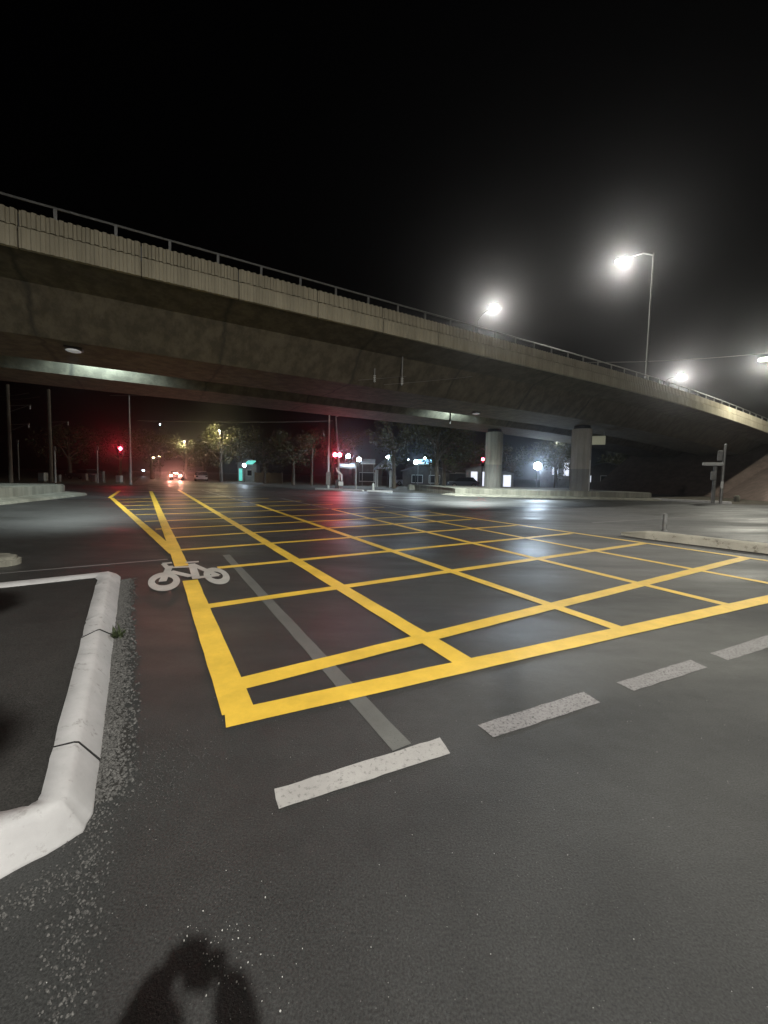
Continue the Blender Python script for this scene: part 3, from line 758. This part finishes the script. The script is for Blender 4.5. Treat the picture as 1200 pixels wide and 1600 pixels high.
bm = B(); tube(bm, [(0, 0, 0), (0, 0, .3), (0, 0, 3.0), (0, 0, 9.2)], [.16, .13, .11, .06], 10); obj('pole', bm, MA['steel'], t, True)
signal_head(t, (-.85, -.15, 3.35), 0)
bm = B(); tube(bm, [(0, 0, 3.9), (-.85, -.1, 3.9)], .035, 6); tube(bm, [(0, 0, 2.9), (-.85, -.1, 2.9)], .035, 6); obj('bracket_arm', bm, MA['darksteel'], t)
point_light('signal_glow', (-.85, -.55, 3.7), 1000, (1, .03, .06), .12, t, 12, (15.4, -18.5, 3.5), .6)
# crossing signal with twin red lights and boom machine
p = at(513, 764.5, 38.7)
t = thing('crossing_signal', 'level crossing mast with twin glowing red lights and boom machine', 'railway signal', (p.x, p.y, 0), R(4))
bm = B(); tube(bm, [(0, 0, 0), (0, 0, 7.3)], [.10, .07], 10); obj('mast', bm, MA['whitemet'], t, True)
bm = B(); tube(bm, [(1.0, .4, 0), (.95, .4, 3.2), (.62, .3, 7.2)], [.09, .09, .06], 8); obj('back_mast', bm, MA['steel'], t, True)
bm = B(); tube(bm, [(.62, .3, 7.15), (.95, .2, 7.25)], .03, 6); box(bm, (1.05, .15, 7.25), (.4, .2, .08)); obj('lamp_arm', bm, MA['whitemet'], t)
for x in (.62, 1.06):
    bm = B(); bmesh.ops.create_cone(bm, cap_ends=True, segments=24, radius1=.30, radius2=.30, depth=.03, matrix=Matrix.Translation((x, -.1, 3.42)) @ Matrix.Rotation(math.pi / 2, 4, 'X')); hd = obj('signal_disc', bm, MA['black'], t)
    bm = B(); bmesh.ops.create_circle(bm, cap_ends=True, segments=20, radius=.19, matrix=Matrix.Translation((x, -.12, 3.42)) @ Matrix.Rotation(math.pi / 2, 4, 'X')); obj('lens', bm, MA['red'], hd)
    bm = B(); tube(bm, [(x, -.10, 3.42), (x, .1, 3.42)], .10, 10); obj('lamp_housing', bm, MA['black'], hd)
bm = B(); tube(bm, [(0, 0, 3.42), (1.06, .05, 3.42)], .05, 8); obj('cross_arm', bm, MA['grey'], t)
point_light('signal_glow', (.84, -.5, 3.42), 1400, (1, .03, .06), .14, t, 12, (1.9, -20.5, 3.2), .6)
bm = B(); box(bm, (-.02, -.14, 1.1), (.42, .2, 1.25)); bevel(bm, .03, 1); obj('control_box', bm, MA['grey'], t)
bm = B(); tube(bm, [(.75, -.1, 2.15), (.85, -.15, 1.85), (1.1, -.2, 1.65), (1.28, -.2, 1.5), (1.3, -.2, .9)], [.06, .08, .09, .09, .08], 8); obj('boom_arm', bm, MA['whitemet'], t, True)
bm = B(); box(bm, (1.22, -.2, .62), (.46, .3, .42)); bevel(bm, .05, 2); obj('counterweight', bm, MA['whitemet'], t)
bm = B(); box(bm, (.85, .0, .5), (.4, .4, 1.0)); bevel(bm, .03, 1); obj('boom_machine', bm, MA['darksteel'], t)
# small far red light left of the far column
p = at(752, 768, 52)
t = thing('traffic_signal', 'distant small red traffic light close to the left side of the far column', 'traffic light', (p.x, p.y, 0))
bm = B(); tube(bm, [(0, 0, 0), (0, 0, 3.3)], .07, 8); obj('pole', bm, MA['darksteel'], t)
signal_head(t, (0, -.15, 3.5), 0)
# signal post on the right, seen edge-on
p = gp(1125.5, 787)
t = thing('signal_post', 'grey signal post with side blade and push button boxes at right', 'signal post', (p.x, p.y, 0), R(-36))
YS = p.y
u_ = YS / 615.0
bm = B(); tube(bm, [(0, 0, 0), (.02, 0, 2.6), (.06, 0, 4.2 * 1.0)], [.10, .10, .08], 10); disc_dome(bm, (.06, 0, 4.22), .1, .1, 10); obj('post', bm, MA['steel'], t, True)
bm = B(); tube(bm, [(-.42, .12, 0), (-.42, .12, 2.7)], .12, 10); obj('cable_duct', bm, MA['grey'], t, True)
bm = B(); box(bm, (-.55, -.02, 2.85), (1.25, .3, .24)); bevel(bm, .03, 1); obj('sign_blade', bm, MA['steel'], t)
bm = B(); box(bm, (-.2, .05, 3.45), (.30, .35, .75)); bevel(bm, .06, 2); obj('signal_back', bm, MA['grey'], t)
bm = B(); box(bm, (-.5, -.1, 2.0), (.34, .3, .62)); bevel(bm, .05, 2); obj('push_button_box', bm, MA['grey'], t)
bm = B(); box(bm, (.0, -.16, 1.35), (.16, .12, .5)); bevel(bm, .02, 1); obj('push_button', bm, MA['whitemet'], t)
p = gp(1151, 783)
bm = B(); tube(bm, [(0, 0, 0), (0, 0, .42), (0, 0, .5)], [.22, .2, .12], 10); o = tag(obj('bollard', bm, MA['wall'], smooth=True), 'stubby concrete bollard at the foot of the brown slope', 'bollard'); o.location = (p.x, p.y, -.02)

# small posts on the far left roadside
GP = 'thin posts on the far left roadside'
def far_post(px, ytop, Y, label, m='whitemet', r_=.08, cap=True):
    p = at(px, 760, Y); zt = at(px, ytop, Y).z
    t = thing('roadside_post', label, 'post', (p.x, p.y, 0), 0, GP)
    bm = B(); tube(bm, [(0, 0, -.02), (0, 0, zt)], [r_, r_ * .8], 8); obj('post', bm, MA[m], t)
    bm = B(); box(bm, (0, -.02, zt - .25), (.3, .06, .45)); obj('plate', bm, MA['grey'], t)
far_post(87, 698, 42, 'white-topped thin post right of the two masts')
far_post(153, 697, 44, 'thin leaning-looking post left of the red traffic light', 'steel')
far_post(30, 687, 47, 'thin dark post between the two masts', 'grey')
far_post(556, 722, 42, 'thin grey post right of the level crossing mast', 'steel')
far_post(487, 700, 50, 'tall brownish post left of the level crossing mast', 'timber', .14)
p = at(583, 768, 40)
bm = B(); tube(bm, [(0, 0, -.02), (0, 0, .62), (0, 0, .7)], [.13, .13, .06], 10); o = tag(obj('bollard', bm, MA['whitemet'], smooth=True), 'small white bollard on the verge right of the crossing', 'bollard'); o.location = (p.x, p.y, 0)
GB = 'small boxes on the far left roadside'
for px, py, w, h, Y, m, lab in ((67.5, 749, .75, .9, 44, 'whitemet', 'pale cabinet right of the nearest overhead line mast'), (91, 750, .5, .7, 45, 'grey', 'grey cabinet beside the white-topped post'), (147, 752, .5, .75, 46, 'grey', 'dark cabinet left of the leaning-looking post'),
                            (159, 754, .55, 1.2, 45, 'grey', 'tall grey cabinet at the foot of the leaning-looking post'), (186.5, 750, .6, .75, 45, 'whitemet', 'white box below the red traffic light'), (133, 748, .55, .8, 52, 'grey', 'dim cabinet farthest back among the left boxes')):
    p = at(px, py, Y); bm = B(); box(bm, (0, 0, h / 2 + .1), (w, w * .7, h)); bevel(bm, .03, 1)
    t = thing('roadside_cabinet', lab, 'cabinet', (p.x, p.y, 0), R(random.uniform(-15, 15)), GB); obj('cabinet_body', bm, MA[m], t)
    bm = B(); box(bm, (0, 0, .05), (w * 1.1, w * .8, .14)); obj('plinth', bm, MA['wall'], t)
    bm = B(); box(bm, (0, -w * .35 - .01, h / 2 + .1), (w * .8, .02, h * .8)); obj('door', bm, MA[m], t)

# ------------------------------------------------------------------ cars
def car(label, loc, rz, paint, lights=None, group=None, van=False):
    t = thing('parked_car' if not lights else 'car', label, 'car' if not van else 'van', loc, rz, group)
    h = 1.95 if van else 1.45
    low = [(-.86, .32), (-.9, .55), (-.88, .9), (.88, .9), (.9, .55), (.86, .32)]
    sec = []
    L = [(-2.15, .8, .75), (-2.05, .93, .92), (-1.2, 1, 1), (0, 1, 1), (1.2, 1, 1), (2.0, .93, .9), (2.2, .8, .7)]
    bm = B()
    for y, sx, sz in L: sec.append([Vector((x * sx, y, .32 + (z - .32) * sz)) for x, z in low])
    sweep(bm, sec); body = obj('body', bm, MA[paint], t, False)
    bm = B(); cab = ((-1.9, .86, .88), (-1.35, .70, h), (.35, .70, h), (1.15, .84, .9)) if not van else ((-2.1, .86, .88), (-2.0, .78, h), (1.0, .76, h), (1.75, .86, .9))
    sweep(bm, [[Vector((-w, y, .86)), Vector((-w, y, z)), Vector((w, y, z)), Vector((w, y, .86))] for y, w, z in cab]); obj('cabin', bm, MA['glass'], t)
    bm = B(); y0, y1 = (cab[1][0], cab[2][0]); box(bm, (0, (y0 + y1) / 2, h + .01), (1.42, y1 - y0 + .1, .05)); bevel(bm, .02, 1); obj('roof', bm, MA[paint], t)
    for x in (-.8, .8):
        for y in (-1.35, 1.35):
            bm = B(); bmesh.ops.create_cone(bm, cap_ends=True, segments=18, radius1=.32, radius2=.32, depth=.22, matrix=Matrix.Translation((x, y, .32)) @ Matrix.Rotation(math.pi / 2, 4, 'Y')); w_ = obj('wheel', bm, MA['rubber'], t)
            bm = B(); bmesh.ops.create_cone(bm, cap_ends=True, segments=14, radius1=.2, radius2=.2, depth=.235, matrix=Matrix.Translation((x, y, .32)) @ Matrix.Rotation(math.pi / 2, 4, 'Y')); obj('rim', bm, MA['steel'], w_)
    for x in (-.66, .66):
        bm = B(); box(bm, (x, -2.14, .72), (.34, .1, .2)); bevel(bm, .02, 1); obj('tail_lamp', bm, MA['tail'] if lights else MA['glass'], t)
        bm = B(); box(bm, (x, 2.16, .64), (.3, .1, .16)); bevel(bm, .02, 1); obj('headlight', bm, MA['whitemet'], t)
    if lights:
        for x in (-.66, .66): point_light('tail_glow', (x, -2.4, .75), 2500, (1, .36, .26), .12, t, 26, (x, -12, 1.2))
        bm = B(); box(bm, (0, -1.86, 1.12), (.5, .05, .06)); obj('brake_lamp', bm, MA['tail'], t)
    return t
p = gp(277, 750)
car('dark car with bright braking tail lights driving away down the far road', (p.x, p.y, 0), R(22), 'carpaint', True)
p = at(314, 749, 62); car('pale parked car on the roadside right of the braking car', (p.x, p.y, 0), R(28), 'carwhite', group='cars parked in the distance')
for px, Y, m, rz, van, lab in ((704, 56, 'carwhite', 82, True, 'white van parked left of the white doorway'), (722, 55, 'carpaint', 96, False, 'dark blue car parked close to the white doorway'), (640, 60, 'carwhite', 70, False, 'white car parked behind the dark tree trunk right of the lit shelter'), (130, 58, 'carpaint', 80, False, 'dim dark car parked far left beyond the cabinets')):
    p = at(px, 760, Y); car(lab, (p.x, p.y, -.02), R(rz), m, group='cars parked in the distance', van=van)

# ------------------------------------------------------------------ buildings behind
def shed(label, px, Y, w, d, h, rz, wallm, roofm='roof', gable=.9, doors=(), lit=None, eave=.3):
    p = at(px, 760, Y)
    t = thing('low_building', label, 'building', (p.x, p.y, -.02), rz, 'low buildings beyond the road')
    bm = B(); prism(bm, [(-w / 2, 0), (w / 2, 0), (w / 2, d), (-w / 2, d)], 0, h); wl_ = obj('wall', bm, MA[wallm], t)
    bm = B(); e = eave; sweep(bm, [[Vector((-w / 2 - e, y, h - .1)), Vector((0, y, h + gable)), Vector((w / 2 + e, y, h - .1)), Vector((w / 2 + e, y, h + .02)), Vector((0, y, h + gable + .12)), Vector((-w / 2 - e, y, h + .02))] for y in (-e, d + e)]); obj('roof', bm, MA[roofm], t)
    bm = B(); v = [bm.verts.new(c) for c in ((-w / 2, .02, h - .02), (w / 2, .02, h - .02), (0, .02, h + gable - .02))]; bm.faces.new(v); obj('gable', bm, MA[wallm], t)
    for (x, z, ww, hh, m) in doors:
        bm = B(); box(bm, (x, -.03, z), (ww + .16, .1, hh + .16)); f = obj('window_frame', bm, MA['whitemet'], t)
        bm = B(); box(bm, (x, -.09, z), (ww, .03, hh)); obj('pane', bm, MA[m], f)
    return t
shed('small shop with a teal lit doorway among trees left of the crossing', 386, 66, 3.0, 6, 2.9, R(12), 'bluewall', doors=((-1.0, 1.1, .5, 2.0, 'teal'), (.4, 1.4, .7, .9, 'glass')))
shed('low dark building with a white fascia behind the parked white van', 700, 64, 14, 7, 3.2, R(-4), 'brick', doors=((-4.5, 1.5, 1.6, 1.2, 'glass'), (-1.5, 1.5, 1.6, 1.2, 'glass'), (2, 1.5, 1.6, 1.2, 'glass')))
shed('small shed with two glowing white doorways left of the far column', 750, 58, 4.2, 4, 2.7, R(-10), 'bluewall', gable=.5, doors=((-.9, 1.2, .9, 2.2, 'litwhite'), (.9, 1.2, 1.2, 2.2, 'litwhite')))
shed('pale kiosk with a glowing panel right of the far column', 788, 50, 2.2, 2.5, 2.1, R(-14), 'bluewall', gable=.3, doors=((.3, 1.1, .9, 1.5, 'litwhite'),))
shed('grey house with bright narrow windows between the two columns', 872, 70, 6.0, 6, 4.6, R(-22), 'bluewall', gable=1.3, doors=((-.6, 3.0, .9, 1.6, 'litwhite'), (1.2, 3.2, .8, 2.2, 'litwhite')))
shed('wide dark shed with grey gable right of the lit shelter', 665, 55, 6.5, 5, 2.2, R(-5), 'brick', gable=1.1, doors=((-1.2, 1.1, 1.4, 1.0, 'glass'), (1.2, 1.1, 1.4, 1.0, 'glass')))
shed('brown fronted shed behind the thin post right of the crossing', 573, 58, 4.5, 5, 2.9, R(5), 'brick', gable=.8, doors=((0, 1.2, 2.2, 1.2, 'glass'),))
shed('dim house front far right of the near column', 945, 62, 8, 6, 3.2, R(-25), 'brick', gable=1.0, doors=((-2.4, 1.6, .8, 1.0, 'litwhite'), (0, 1.5, 1.2, 1.2, 'glass')))
# lit shelter with white posts
p = at(598, 762, 50)
t = thing('open_shelter', 'open shelter with white posts and blue lit gable', 'shelter', (p.x, p.y, -.02), R(-6))
for x in (-.9, .9):
    for y in (0, 1.8):
        bm = B(); box(bm, (x, y, 1.1), (.12, .12, 2.2)); obj('post', bm, MA['whitemet'], t)
bm = B(); sweep(bm, [[Vector((-1.2, y, 2.2)), Vector((0.5, y, 3.7)), Vector((1.3, y, 2.3)), Vector((1.3, y, 2.42)), Vector((.5, y, 3.85)), Vector((-1.2, y, 2.32))] for y in (-.2, 2.1)]); obj('roof', bm, MA['bluewall'], t)
bm = B(); v = [bm.verts.new(c) for c in ((-1.0, -.1, 2.3), (1.1, -.1, 2.4), (.5, -.1, 3.6))]; bm.faces.new(v); obj('gable_panel', bm, MA['bluewall'], t)
for k in range(4):
    bm = B(); box(bm, (-.6 + k * .42, -.16, 2.55 + .2 * k if k < 3 else 2.6), (.05, .05, .5 + .22 * k if k < 3 else .5)); obj('gable_bar', bm, MA['whitemet'], t)
# awnings
def awning(px, py, Y, w, m, label, dp=1.4):
    p = at(px, py, Y); g_ = at(px, 765, Y)
    t = thing('awning', label, 'awning', (p.x, p.y, 0), R(-4), 'lit awnings in the distance')
    bm = B(); sweep(bm, [[Vector((x, -dp, p.z - .35)), Vector((x, -dp, p.z - .22)), Vector((x, -dp * .3, p.z + .25)), Vector((x, 0, p.z + .35)), Vector((x, 0, p.z + .2))] for x in (-w / 2, 0, w / 2)]); obj('canopy', bm, MA[m], t)
    for x in (-w / 2 + .1, w / 2 - .1):
        bm = B(); tube(bm, [(x, -dp + .1, -.02), (x, -dp + .1, p.z - .3)], .04, 6); obj('post', bm, MA['steel'], t)
    bm = B(); box(bm, (0, -dp - .03, p.z - .36), (w + .2, .06, .14)); obj('fascia', bm, MA['whitemet'], t)
    return t
awning(663, 722, 54, 1.9, 'blueglow', 'glowing teal blue awning right of the bright flood lamp')
awning(545, 727, 55, 2.4, 'bluewall', 'pale slanting awning right of the twin red lights')
awning(577, 721, 56, 1.8, 'bluewall', 'pale awning with dark edge between two bright lamps')
awning(394, 723, 63, 1.2, 'teal', 'teal glowing awning beside the small shop')
# flood lamps on posts
GF = 'bright flood lamps in the distance'
def flood_post(px, py, Y, label, power, size=.22, color=(.66, .83, 1), m='lampcool', aim=None):
    p = at(px, py, Y)
    t = thing('flood_lamp', label, 'flood lamp', (p.x, p.y, 0), 0, GF)
    bm = B(); tube(bm, [(0, .15, -.02), (0, .15, p.z + .1)], .05, 8); obj('post', bm, MA['darksteel'], t)
    bm = B(); box(bm, (0, .06, p.z), (size * 2.4, .14, size * 1.8)); bevel(bm, .02, 1); h = obj('housing', bm, MA['grey'], t)
    bm = B(); bmesh.ops.create_circle(bm, cap_ends=True, segments=20, radius=size, matrix=Matrix.Translation((0, -.02, p.z)) @ Matrix.Rotation(math.pi / 2, 4, 'X')); obj('lens', bm, MA[m], h)
    point_light('flood', (0, -.12, p.z), power, color, .12, t, 20 if aim else None, aim)
    return t
flood_post(840, 728, 47, 'dazzling blue white flood lamp between the two bridge columns', 4200, .42, aim=(-8.7, -24, 2.2))
flood_post(561, 718, 53, 'bright white flood lamp right of the twin red lights', 650, .27, m='lampsmall')
flood_post(544, 713, 54, 'bluish lamp close beside the twin red lights', 550, .27, m='lampsmall')
flood_post(650, 722, 53, 'bright blue white lamp left of the glowing awning', 650, .27, m='lampsmall')
flood_post(606, 714, 48.5, 'bluish lamp on top of the lit shelter', 500, .2, m='lampsmall')
flood_post(382, 727, 62, 'white lamp at the teal lit shop', 650, .27, m='lampsmall')
flood_post(664, 716, 57, 'small pale lamp above the glowing awning', 60, .14, m='lampsmall')
flood_post(638, 718, 60, 'tiny white lamp right of the dark tree trunk', 20, .08, m='lampsmall')
# warm lamps among the trees of the far road
def tree_lamp(px, py, Y, label, power, size=.07, m='warm', color=(1, .82, .45)):
    p = at(px, py, Y)
    t = thing('street_lamp', label, 'street lamp', (p.x, p.y, 0), 0, 'warm street lamps among the trees')
    bm = B(); tube(bm, [(0, .1, -.02), (0, .1, p.z + .2)], .06, 8); obj('pole', bm, MA['darksteel'], t)
    bm = B(); box(bm, (0, .0, p.z + .1), (.3, .6, .08)); h = obj('lamp_head', bm, MA['grey'], t)
    bm = B(); disc_dome(bm, (0, -.05, p.z), size, .06); obj('lens', bm, MA[m], h)
    point_light('lamp_light', (0, -.2, p.z - .2), power, color, .12, t)
tree_lamp(343, 673, 58, 'warm street lamp lighting the tallest yellow green tree', 1000)
tree_lamp(288, 690, 66, 'warm street lamp lighting the tree above the braking car', 600)
tree_lamp(240, 715, 72, 'warm lamp low at the left of the far road', 60, .16)
tree_lamp(249, 713, 78, 'warm lamp just right of another, far road', 60, .16)
tree_lamp(250, 663, 95, 'small high white light over the far road', 20, .16, 'lampsmall', (1, 1, .95))
tree_lamp(224, 735, 90, 'tiny white light at the far left end of the road', 10, .2, 'lampsmall', (1, 1, .95))
tree_lamp(870, 690, 62, 'hidden lamp greying the tree top between the columns', 260, .08, 'dimlamp', (.95, .95, .85))

# ------------------------------------------------------------------ fence on the far side
p, q = at(398, 757, 60), at(442, 758, 56)
fn = thing('fence', 'dim timber fence right of the teal lit shop', 'fence', (p.x, p.y, -.02), math.atan2((q - p).y, (q - p).x))
L = (q - p).length
bm = B()
for k in range(int(L / .14)): box(bm, (k * .14, 0, .75 + random.uniform(-.02, .02)), (.125, .02, 1.5))
obj('boards', bm, MA['timber'], fn)
for k in range(int(L / 1.6) + 1):
    bm = B(); box(bm, (k * 1.6, .08, .8), (.1, .1, 1.65)); obj('post', bm, MA['timber'], fn)

# ------------------------------------------------------------------ trees
def tree(label, x, y, h, cr, seed, dens=2600, trunk=.22, cz=.62, lean=0.0):
    rg = random.Random(seed)
    t = thing('tree', label, 'tree', (x, y, -.02), 0, 'trees beyond the road')
    bm = B(); top = Vector((lean, 0, h * .72))
    tube(bm, [(0, 0, 0), (lean * .2, rg.uniform(-.1, .1), h * .25), (lean * .6, rg.uniform(-.15, .15), h * .5), top], [trunk, trunk * .8, trunk * .6, trunk * .25], 9)
    limbs = []
    for k in range(8):
        an = k * 2.4 + rg.random(); st = Vector((lean * .5, 0, h * rg.uniform(.3, .55))); en = Vector((math.cos(an) * cr * rg.uniform(.5, .9), math.sin(an) * cr * rg.uniform(.5, .9), h * rg.uniform(.55, .9)))
        mid = st.lerp(en, .5) + Vector((0, 0, -.2 + rg.random() * .4)); tube(bm, [st, mid, en], [trunk * .4, trunk * .26, trunk * .1], 6); limbs.append(en)
    obj('trunk', bm, MA['bark'], t, True)
    bm = B(); cl = [(e, rg.uniform(.28, .5) * cr) for e in limbs]
    for k in range(22):
        an = rg.uniform(0, 6.28); rr_ = cr * math.sqrt(rg.random()) * .95; zz = h * (cz + .36 * rg.uniform(-1, 1) * math.sqrt(max(.05, 1 - (rr_ / cr) ** 2)))
        cl.append((Vector((math.cos(an) * rr_ + lean * .6, math.sin(an) * rr_, zz)), rg.uniform(.16, .36) * cr))
    for k in range(dens):
        c, r_ = rg.choice(cl); d = Vector((rg.gauss(0, 1), rg.gauss(0, 1), rg.gauss(0, .8))); d.normalize(); p = c + d * r_ * (rg.random() ** .4)
        s = rg.uniform(.08, .2); a = Vector((rg.gauss(0, 1), rg.gauss(0, 1), rg.gauss(0, .6))).normalized(); b = a.cross(Vector((rg.gauss(0, 1), rg.gauss(0, 1), rg.gauss(0, 1)))).normalized()
        bm.faces.new([bm.verts.new(v) for v in (p - a * s, p + b * s * .5, p + a * s, p - b * s * .5)])
    obj('crown', bm, MA['leaf'], t, 'keep')
TR = [(345, 60, 9.0, 3.2, 'tallest yellow green tree lit by a warm lamp beside the far road'), (290, 68, 7.6, 3.2, 'yellow green lit tree above the braking car'), (238, 66, 8.5, 4.2, 'dim brownish tree right of the left traffic light'),
      (413, 56, 8.0, 3.8, 'dark tree with a pale trunk in front of the timber fence'), (458, 52, 7.5, 3.6, 'dark tree left of the level crossing mast'), (616, 46, 9.0, 3.6, 'dark bare-trunked tree right of the lit shelter'),
      (682, 44, 9.0, 3.4, 'tree with a pale trunk left of the parked white van'), (694, 47, 8.5, 3.2, 'tree with a dimmer trunk beside the pale-trunked tree'), (735, 62, 7.0, 3.0, 'grey green tree above the two glowing doorways'),
      (868, 60, 7.6, 3.4, 'greyish lit tree above the dazzling flood lamp'), (110, 62, 8.5, 4.5, 'dark tree far left behind the cabinets'), (975, 66, 7.0, 3.6, 'dark tree right of the near column'), (188, 74, 9.0, 5.0, 'dark wide tree behind the left traffic light'),
      (378, 72, 8.0, 4.0, 'tree behind the teal lit shop'), (320, 84, 8.0, 4.0, 'tree farthest along the far road'), (520, 64, 9.0, 4.5, 'tree behind the level crossing mast'), (800, 66, 7.5, 4.0, 'dark tree behind the far column')]
for i, (px, Y, h, cr, lab) in enumerate(TR):
    p = at(px, 758, Y); tree(lab, p.x, p.y, h, cr, 100 + i, trunk=.26 if Y < 58 else .3, lean=random.uniform(-.4, .4))

# ------------------------------------------------------------------ things outside the frame whose shadows fall into it
# the photographer, standing behind the camera with both hands on a phone
def skin_body(name, verts, edges, rad, m, parent=None, root=0):
    me = bpy.data.meshes.new(name); me.from_pydata(verts, edges, []); o = bpy.data.objects.new(name, me); COL.objects.link(o)
    if parent: o.parent = parent
    md1 = o.modifiers.new('skin', 'SKIN'); md1.use_smooth_shade = True
    md2 = o.modifiers.new('sub', 'SUBSURF'); md2.levels = 1; md2.render_levels = 2
    for k, v in enumerate(me.skin_vertices[0].data):
        r_ = rad[k]; v.radius = r_ if isinstance(r_, tuple) else (r_, r_); v.use_root = (k == root)
    me.materials.append(m); return o
pn = thing('person', 'photographer in dark clothes behind the camera, seen only as a shadow', 'person', (.0, -.31, 0))
vb = [(0, 0, .95), (0, 0, 1.12), (0, .01, 1.30), (0, 0, 1.42), (0, .02, 1.49), (0, .05, 1.58), (0, .06, 1.68),
      (.10, 0, .88), (.12, .02, .48), (.13, -.02, .08), (.14, .14, .04), (-.10, 0, .88), (-.12, .02, .48), (-.13, -.02, .08), (-.14, .14, .04),
      (.20, 0, 1.40), (.20, .12, 1.25), (.11, .27, 1.49), (.085, .30, 1.56), (-.20, 0, 1.40), (-.20, .12, 1.25), (-.11, .27, 1.49), (-.085, .30, 1.56)]
eb = [(0, 1), (1, 2), (2, 3), (3, 4), (4, 5), (5, 6), (0, 7), (7, 8), (8, 9), (9, 10), (0, 11), (11, 12), (12, 13), (13, 14), (3, 15), (15, 16), (16, 17), (17, 18), (3, 19), (19, 20), (20, 21), (21, 22)]
rb = [(.21, .16), (.20, .15), (.21, .15), (.17, .12), .075, (.085, .10), (.08, .095), .10, .07, .05, .04, .10, .07, .05, .04, .085, .075, .06, .036, .085, .075, .06, .036]
skin_body('body', vb, eb, rb, MA['cloth'], pn)
bm = B(); bmesh.ops.create_uvsphere(bm, u_segments=16, v_segments=10, radius=1, matrix=Matrix.Translation((0, .035, 1.665)) @ Matrix.Diagonal((.088, .105, .105, 1))); obj('hair', bm, MA['hair'], pn, True)
for sx in (1, -1):
    for k in range(5):
        z = 1.60 - k * .022 if k < 4 else 1.545
        fv = [(sx * .085, .29, z - .012), (sx * .07, .308, z), (sx * .045, .302, z + .002), (sx * .03, .295, z)] if k < 4 else [(sx * .08, .285, z), (sx * .05, .272, z + .02), (sx * .03, .272, z + .03)]
        skin_body('finger', fv, [(i, i + 1) for i in range(len(fv) - 1)], [.009, .0085, .008, .007][:len(fv)], MA['skin'], pn)
bm = B(); box(bm, (0, 0, 0), (.078, .008, .162)); bevel(bm, .003, 2)
ph = tag(obj('phone', bm, MA['black']), 'black phone held upright by the photographer, out of frame', 'phone'); ph.location = (0, -.016, 1.575)
# unseen tree added, its crown shaped to shade the left footpath
tr = thing('tree', 'unseen tree added behind the viewer to shade the left footpath', 'tree', (-.6, -4.2, -.02), 0)
bm = B(); tube(bm, [(0, 0, 0), (.05, .1, 2), (.3, .6, 3.6), (.7, 1.3, 4.6), (1.0, 1.9, 5.0)], [.1, .085, .07, .05, .03], 9); tube(bm, [(.3, .6, 3.6), (.1, 1.9, 4.5), (-.06, 3.1, 5.0)], [.05, .04, .025], 7); obj('trunk', bm, MA['bark'], tr, True)
bm = B(); rg = random.Random(3)
for (c, r_, n_) in ((Vector((.90, 2.03, 5.0)), .17, 1000), (Vector((.80, 1.72, 4.95)), .12, 350), (Vector((-.2, 3.2, 5.0)), .2, 700), (Vector((-.42, 2.95, 5.0)), .16, 400)):
    for k in range(n_):
        d = Vector((rg.gauss(0, 1), rg.gauss(0, 1), rg.gauss(0, .7))).normalized(); p = c + d * r_ * rg.random() ** .45; sz = rg.uniform(.03, .06)
        a = Vector((rg.gauss(0, 1), rg.gauss(0, 1), rg.gauss(0, .6))).normalized(); b = a.cross(Vector((rg.gauss(0, 1), rg.gauss(0, 1), rg.gauss(0, 1)))).normalized()
        bm.faces.new([bm.verts.new(v) for v in (p - a * sz, p + b * sz * .6, p + a * sz, p - b * sz * .6)])
obj('crown', bm, MA['leaf'], tr, 'keep')
# ------------------------------------------------------------------ thin air volume added to give the lamps a glow
bm = B(); box(bm, (0, 0, 14), (764, 764, 31)); 
mh = bpy.data.materials.new('night haze'); mh.use_nodes = True; mn = mh.node_tree.nodes; mn.clear()
mo = mn.new('ShaderNodeOutputMaterial'); pv = mn.new('ShaderNodeVolumePrincipled')
pv.inputs['Color'].default_value = (.92, .94, 1, 1); pv.inputs['Density'].default_value = .0006; pv.inputs['Anisotropy'].default_value = .94
mh.node_tree.links.new(pv.outputs[0], mo.inputs['Volume'])
hz_ = obj('glow_haze', bm, mh); hz_['kind'] = 'stuff'
